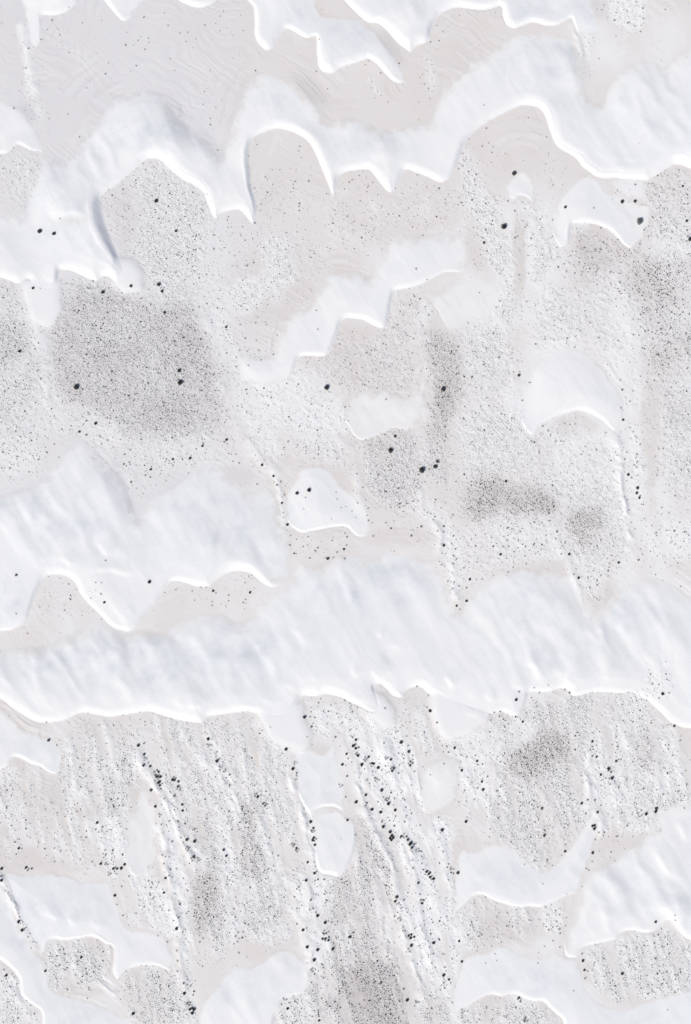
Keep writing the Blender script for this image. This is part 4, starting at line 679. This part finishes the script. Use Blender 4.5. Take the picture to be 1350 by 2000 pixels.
# ------------------------------------------------------------------ build the ground and the dunes from the one sheet
def sheet(name, mask, kind, label, cat, group=None):
    j, i = np.nonzero(mask)
    v = np.stack([j * nx_ + i, (j + 1) * nx_ + i, (j + 1) * nx_ + i + 1, j * nx_ + i + 1], 1)
    used, inv = np.unique(v.ravel(), return_inverse=True)
    me = bpy.data.meshes.new(name)
    me.vertices.add(len(used)); me.vertices.foreach_set('co', co.reshape(-1, 3)[used].ravel())
    nf = len(v)
    me.loops.add(nf * 4); me.loops.foreach_set('vertex_index', inv.astype(np.int32).ravel())
    me.polygons.add(nf); me.polygons.foreach_set('loop_start', np.arange(nf, dtype=np.int32) * 4)
    me.update(calc_edges=True)
    me.polygons.foreach_set('use_smooth', np.ones(nf, bool))
    for k, A in attrs.items():
        a = me.attributes.new(k, 'FLOAT', 'POINT'); a.data.foreach_set('value', A.ravel()[used].astype(np.float32))
    me.normals_split_custom_set_from_vertices(nrm.reshape(-1, 3)[used].tolist())
    me.materials.append(gm)
    o = bpy.data.objects.new(name, me); sc.collection.objects.link(o)
    o['kind'] = kind; o['label'] = label; o['category'] = cat
    if group:
        o['group'] = group
    return o


sheet('ground', cell_id < 0, 'structure', 'pinkish beige gypsum flats between the white dunes, speckled with scrub', 'ground')
for di, (label, *_r) in enumerate(DUNES):
    mk = cell_id == di
    if mk.any():
        sheet('sand_dune', mk, 'structure', label, 'sand dune', 'white gypsum dunes')


# ------------------------------------------------------------------ shrubs
def ground_z(x, y):
    return samp(H, x, y)


def mesh_np(name, V, F, mat):
    me = bpy.data.meshes.new(name)
    me.vertices.add(len(V)); me.vertices.foreach_set('co', np.asarray(V, np.float32).ravel())
    nf = len(F)
    me.loops.add(nf * 3); me.loops.foreach_set('vertex_index', np.asarray(F, np.int32).ravel())
    me.polygons.add(nf); me.polygons.foreach_set('loop_start', np.arange(nf, dtype=np.int32) * 3)
    me.update(calc_edges=True)
    me.materials.append(mat)
    return me


def crown_mesh(name, seed, n, mat):
    """leafy crown of unit radius: short leaf sprays spread over several uneven lobes"""
    r = np.random.default_rng(seed)
    lobes = [(0, 0, .55, .72)] + [(.5 * math.cos(a), .5 * math.sin(a), r.uniform(.3, .6), r.uniform(.32, .52)) for a in np.linspace(0, 6.28, 7)[:-1] + r.uniform(-.4, .4, 6)]
    V = []; F = []
    for k in range(n):
        lx, ly, lz, lr = lobes[r.integers(len(lobes))]
        d = r.normal(size=3); d /= np.linalg.norm(d); d[2] = abs(d[2]) * 1.0 - .25
        p = np.array([lx, ly, lz]) + d * lr * r.uniform(.55, 1.05)
        p[2] = max(p[2], .06)
        t = np.cross(d, r.normal(size=3)); t /= np.linalg.norm(t) + 1e-6
        u = np.cross(d, t) + d * .3
        s = r.uniform(.12, .24)
        b0 = len(V)
        V += [p - t * s * .5, p + t * s * .5, p + u * s * 1.3 + t * s * .3, p + u * s * 1.3 - t * s * .3]
        F += [(b0, b0 + 1, b0 + 2), (b0, b0 + 2, b0 + 3)]
    return mesh_np(name, V, F, mat)


def stem_mesh(name, seed):
    r = np.random.default_rng(seed)
    V = []; F = []
    for k in range(5):
        a = 2 * math.pi * k / 5 + r.uniform(-.3, .3)
        p0 = np.array([.03 * math.cos(a), .03 * math.sin(a), -.12]); p1 = np.array([.2 * math.cos(a), .2 * math.sin(a), .35]); p2 = np.array([.45 * math.cos(a), .45 * math.sin(a), r.uniform(.5, .8)])
        rings = []
        for p, w in ((p0, .05), (p1, .035), (p2, .012)):
            rings.append(len(V))
            for q in range(5):
                b = 2 * math.pi * q / 5
                V.append(p + np.array([w * math.cos(b), w * math.sin(b), 0]))
        for a0, a1 in zip(rings, rings[1:]):
            for q in range(5):
                q1 = (q + 1) % 5
                F += [(a0 + q, a0 + q1, a1 + q1), (a0 + q, a1 + q1, a1 + q)]
    return mesh_np(name, V, F, wm)


CROWNS = [crown_mesh('shrub_crown', 900 + k, 460, sm) for k in range(5)]
CROWNS_DRY = [crown_mesh('dry_shrub_crown', 940 + k, 380, lm) for k in range(2)]
STEMS = [stem_mesh('shrub_stem', 960 + k) for k in range(2)]
BUSHES = [crown_mesh('bush', 980 + k, 130, sm) for k in range(6)]

PLACES = [
    (60, 90, 'on the grey flat in the top left corner'), (270, 60, 'on the finely striped flat at the top left'), (410, 230, 'on the grey flat beside the blue flank of the left hump'), (300, 390, 'in the arched hollow under the left hump of the long ridge'), (85, 455, 'half buried in white sand at the left edge'),
    (70, 590, 'by the sandy spit at the left edge'), (200, 570, 'at the upper rim of the dark scrub patch on the left'), (265, 560, 'at the foot of the sand tongue above the dark scrub'), (320, 590, 'in the upper right of the dark scrub patch'), (350, 735, 'on the right side of the dark scrub patch on the left'), (150, 757, 'in the lower left of the dark scrub patch'), (40, 690, 'in the scrub along the left edge'),
    (430, 600, 'on the pale streaky strip right of the dark scrub'), (170, 840, 'above the pointed top of the twin-humped dune'), (60, 900, 'on the pale flat at the left edge above the twin-humped dune'), (300, 900, 'above the saddle of the twin-humped dune'), (410, 880, 'above the right hump of the twin-humped dune'), (540, 950, 'along the sandy rib right of the twin-humped dune'),
    (600, 960, 'on the small pale dune left of the middle'), (640, 1070, 'on the flat below the small pale dune'), (190, 1150, 'on sand between the two beige hollows at the left'), (290, 1137, 'on the white saddle between the two beige hollows'), (430, 1150, 'under the bright rim of the right beige hollow'), (30, 1125, 'on white sand at the left edge below the middle'),
    (600, 330, 'in the round-topped beige bay of the long ridge'), (700, 360, 'under the small scallops of the long ridge'), (800, 130, 'on the pinkish flat under the top right dune'), (560, 130, 'beside the scalloped top dune'), (1190, 50, 'on the pale striped flat at the top right'), (970, 290, 'on the bare pink flat inside the right arch'), (1003, 340, 'at the head of the tiny curled dune'), (950, 430, 'on the white speckled strip under the right arch'), (984, 443, 'standing alone on white speckled sand right of the middle'),
    (1225, 390, 'on the sandy saddle under the bright right rim'), (1248, 433, 'at the corner of the angular dune'), (1340, 450, 'at the right edge near the angular dune'), (1160, 480, 'on the beige flat below the angular dune'), (1300, 600, 'on the brownish scrub flat at the right'), (1080, 600, 'on the arched stripes above the oval dune'), (1215, 770, 'at the right shoulder of the oval dune'), (1015, 740, 'at the left shoulder of the oval dune'), (1310, 730, 'on the speckled flat right of the oval dune'),
    (640, 757, 'on pale speckled sand below the chain of lobes'), (866, 760, 'in the dark strip right of the middle'), (500, 680, 'on the sand sheet left of the lowest lobe'), (620, 620, 'on the bare lobes of the dune chain'), (720, 690, 'on the beige flat below the chain of lobes'), (800, 590, 'along the sandy edge right of the chain of lobes'), (762, 880, 'in the scrub under the soft oval sand patch'), (824, 918, 'at the lower end of the dark strip'), (852, 905, 'beside a bigger one at the end of the dark strip'),
    (600, 860, 'on pale sand left of the soft oval patch'), (800, 1040, 'on the flat above the rippled belt, right of the middle'), (875, 1110, 'in the wedge of scrub pointing down at the rippled belt'), (915, 1150, 'along the left edge of the right rippled hump'), (1090, 830, 'under the rim of the oval dune'), (1240, 950, 'in the lee of the rib below the oval dune'), (1000, 1050, 'on the pale flat above the right rippled hump'), (1170, 1110, 'in the wedge between the two right rippled humps'), (1300, 1040, 'on the white sand at the right edge'), (960, 930, 'in the dark scrub patch right of the middle'), (1330, 870, 'in the scrub at the right edge'),
    (95, 1440, 'beside the small dune under the rippled belt at the left'), (200, 1530, 'on the grey scrub flat at the lower left'), (310, 1510, 'in the shaded thicket of the lower left sand rib'), (345, 1540, 'in the thicket right of the lower left sand rib'), (425, 1480, 'along the shaded rib below the left belt foot'), (470, 1560, 'among the ribs left of the lower middle'), (570, 1490, 'along the left rim of the bare sand apron'), (600, 1400, 'on white sand below the middle of the rippled belt'), (660, 1390, 'on the scrub flat below the middle of the rippled belt'), (710, 1480, 'in the thicket of the lower middle'), (760, 1500, 'in the thicket right of the lower middle ribs'), (790, 1470, 'at the right end of the thicket in the lower middle'), (680, 1540, 'beside the bare sand apron in the lower middle'), (750, 1570, 'in the lower part of the thicket right of the apron'), (840, 1400, 'by the white mound of the rippled belt'), (880, 1470, 'on the beige flat right of the white mound'),
    (930, 1530, 'on the pale strip left of the dark lower right scrub'), (1010, 1390, 'on white sand above the dark lower right scrub'), (1060, 1580, 'in the lower half of the lower right scrub'), (1150, 1570, 'on the sand rib right of the lower right scrub'), (1190, 1500, 'in the row of bushes right of the lower right scrub'), (1280, 1350, 'on the shrubby slope at the right end of the belt'), (1310, 1480, 'on the pale scrub slope at the lower right edge'), (1275, 1590, 'in the pair of bushes above the fan-shaped dune'),
    (50, 1690, 'on the bare flat above the lower left dune'), (40, 1660, 'at the lower end of the grey scrub flat at the left'), (215, 1690, 'in the cluster beside the teardrop of bare sand'), (170, 1640, 'on the scrub flat left of the teardrop'), (230, 1760, 'on the right edge of the lower left dune'), (330, 1760, 'along the shrubby rib right of the lower left dune'), (370, 1660, 'in the shaded hollow between two lower left ribs'), (350, 1830, 'along the lower stretch of the shrubby rib'), (370, 1960, 'in the dark line of bushes at the bottom left'), (40, 1810, 'on the bright ridge at the lower left edge'), (150, 1880, 'in the speckled hollow at the lower left'), (20, 1930, 'on the scrub in the bottom left corner'), (300, 1960, 'in the speckled hollow at the bottom left'), (440, 1840, 'on the beige flat above the soft bottom dune'), (560, 1960, 'beside the soft bottom dune'),
    (612, 1630, 'along the shaded left rim of the tongue-shaped dune'), (620, 1720, 'around the foot of the tongue-shaped dune'), (635, 1790, 'in the blue lee below the tongue-shaped dune'), (612, 1880, 'in the shaded strip low in the middle'), (580, 1660, 'on the ribs left of the tongue-shaped dune'), (766, 1637, 'on bare sand right of the tongue-shaped dune'), (800, 1650, 'in the thicket right of the tongue-shaped dune'), (840, 1710, 'in the clumps right of the lower middle rib'), (775, 1760, 'along the lower middle rib'), (810, 1840, 'in the clumps low on the lower middle rib'), (885, 1700, 'at the left lip of the bowl-shaped dune'), (870, 1780, 'on white sand left of the bowl-shaped dune foot'), (870, 1910, 'on pale sand low in the middle right'), (810, 1960, 'among the ribs at the bottom right of the middle'),
    (1080, 1670, 'on the upper edge of the bowl-shaped dune'), (1160, 1640, 'on the sandy saddle right of the bowl-shaped dune'), (1220, 1620, 'on the scrub above the fan-shaped dune'), (1090, 1810, 'in the small grove left of the fan-shaped dune'), (980, 1810, 'in the flat below the bowl-shaped dune'), (1140, 1890, 'in the column left of the lower right hollow'), (1230, 1890, 'in the speckled hollow at the lower right'), (1310, 1900, 'on the right side of the lower right hollow'), (1290, 1810, 'above the lower right hollow under the fan'), (1020, 1970, 'in the hollow at the bottom edge right'), (900, 1975, 'at the left end of the bottom right rim'), (1060, 1630, 'on the pale lower end of the lower right scrub')]
PL = np.array([p[:2] for p in PLACES], float)
N_BIG = 300
owner = [int(np.argmin((PL[:, 0] - x) ** 2 + (PL[:, 1] - y) ** 2)) for x, y, r in SHRUBS[:N_BIG]]
dry = {(900 + 1046 / 3, 400 + 98 / 3), (1035 / 1.0, 0), (900 + 475 / 3, 1200 + 1138 / 3), (885 / 3, 1200 + 1030 / 3), (97 / 3, 800 + 970 / 3), (450 + 1212 / 3, 800 + 305 / 3)}
members = {}
for k, o in enumerate(owner):
    members.setdefault(o, []).append(k)
ORD = ['topmost', 'second down', 'third down', 'fourth down', 'fifth down', 'sixth down', 'seventh down', 'eighth down', 'ninth down', 'tenth down', 'eleventh down', 'twelfth down']
rz = rng.uniform(0, 6.28, N_BIG)
for o_, ks in members.items():
    ks_y = sorted(ks, key=lambda k: SHRUBS[k, 1])
    for k in ks:
        x, y, r = SHRUBS[k]
        isdry = any(abs(x - a) < .7 and abs(y - b) < .7 for a, b in dry)
        size = 'large' if r >= 3.3 else ('bushy' if r >= 2.3 else 'small')
        tone = 'grey-brown' if isdry else 'dark'
        label = f'{size} {tone} shrub {PLACES[o_][2]}'
        if len(ks) > 1:
            q = ks_y.index(k)
            label += ', ' + (ORD[q] if q < len(ORD) and q < len(ks) - 1 else 'lowest')
        if len(label.split()) > 16: print('LONG', label)
        rad = r * PX * (1.12 if r > 2.4 else 1.08)
        loc = ((x - 675) * PX, (1000 - y) * PX, float(ground_z(x, y)) - .03)
        sc_ = (rad, rad, rad * rng.uniform(.85, 1.15))
        if r >= 2.3:
            e = bpy.data.objects.new('shrub', None)
            e.empty_display_size = .5
            sc.collection.objects.link(e)
            cme = (CROWNS_DRY if isdry else CROWNS)[k % (2 if isdry else 5)]
            for nm, me in (('crown', cme), ('stem', STEMS[k % 2])):
                c = bpy.data.objects.new(nm, me); sc.collection.objects.link(c); c.parent = e
        else:
            e = bpy.data.objects.new('shrub', BUSHES[k % 6]); sc.collection.objects.link(e)
        e.location = loc; e.scale = sc_; e.rotation_euler = (0, 0, rz[k])
        e['label'] = label; e['category'] = 'shrub'; e['group'] = 'shrubs scattered over the dunes and flats'

# the mass of low scrub: little ragged domes
rest = SHRUBS[N_BIG:]
ax_, ay_, ar_ = cx, cy, cr
n = len(ax_)
print('low scrub plants', n)
K = 3
ang = (np.arange(K) / K * 2 * np.pi)[None, :] + rng.uniform(0, 6.28, (n, 1)) + rng.uniform(-.35, .35, (n, K))
rr = ar_[:, None] * PX * rng.uniform(.65, 1.25, (n, K))
hz = ar_ * PX * rng.uniform(.8, 1.3, n)
z0 = samp(H, ax_, ay_)
bx_ = (ax_ - 675) * PX; by_ = (1000 - ay_) * PX
base_v = np.stack([bx_[:, None] + .7 * rr * np.cos(ang), by_[:, None] + .7 * rr * np.sin(ang), np.repeat((z0 - .15)[:, None], K, 1)], -1)
mid_v = np.stack([bx_[:, None] + rr * np.cos(ang + .3), by_[:, None] + rr * np.sin(ang + .3), z0[:, None] + hz[:, None] * rng.uniform(.35, .75, (n, K))], -1)
top_v = np.stack([bx_ + rng.uniform(-.2, .2, n) * ar_ * PX, by_ + rng.uniform(-.2, .2, n) * ar_ * PX, z0 + hz], -1)[:, None, :]
V = np.concatenate([base_v, mid_v, top_v], 1)
f = []
for q in range(K):
    q1 = (q + 1) % K
    f += [(q, q1, K + q1), (q, K + q1, K + q), (K + q, K + q1, 2 * K)]
Fc = (np.array(f)[None] + (np.arange(n) * (2 * K + 1))[:, None, None]).reshape(-1, 3)
TV = []; TF = []
for k in range(5):
    src = crown_mesh('tuft', 1200 + k, 72, sm)
    a = np.empty(len(src.vertices) * 3); src.vertices.foreach_get('co', a); TV.append(a.reshape(-1, 3))
    f_ = np.empty(len(src.loops), np.int32); src.loops.foreach_get('vertex_index', f_); TF.append(f_.reshape(-1, 3))
    bpy.data.meshes.remove(src)
xv = [V.reshape(-1, 3)]; xf = [Fc]; off = n * (2 * K + 1)
rz0 = samp(H, rest[:, 0], rest[:, 1])
for k, (x, y, r) in enumerate(rest):
    a = rng.uniform(0, 6.28); c_, s_ = math.cos(a), math.sin(a)
    t = TV[k % 5] * (r * PX * 1.15)
    xv.append(np.stack([t[:, 0] * c_ - t[:, 1] * s_ + (x - 675) * PX, t[:, 0] * s_ + t[:, 1] * c_ + (1000 - y) * PX, t[:, 2] + rz0[k] - .03], 1))
    xf.append(TF[k % 5] + off); off += len(t)
me = mesh_np('low_scrub', np.concatenate(xv), np.concatenate(xf), lm)
me.materials.append(sm)
dark = np.repeat((rng.uniform(0, 1, n) < np.where(ar_ > 1.15, .6, .04)).astype(np.int32), len(f))
dark = np.concatenate([dark, np.ones(len(me.polygons) - len(dark), np.int32)])
me.polygons.foreach_set('material_index', dark)
o = bpy.data.objects.new('low_scrub', me); sc.collection.objects.link(o)
o['kind'] = 'stuff'; o['label'] = 'countless tiny dark scrub tufts speckling the pale flats'; o['category'] = 'scrub'
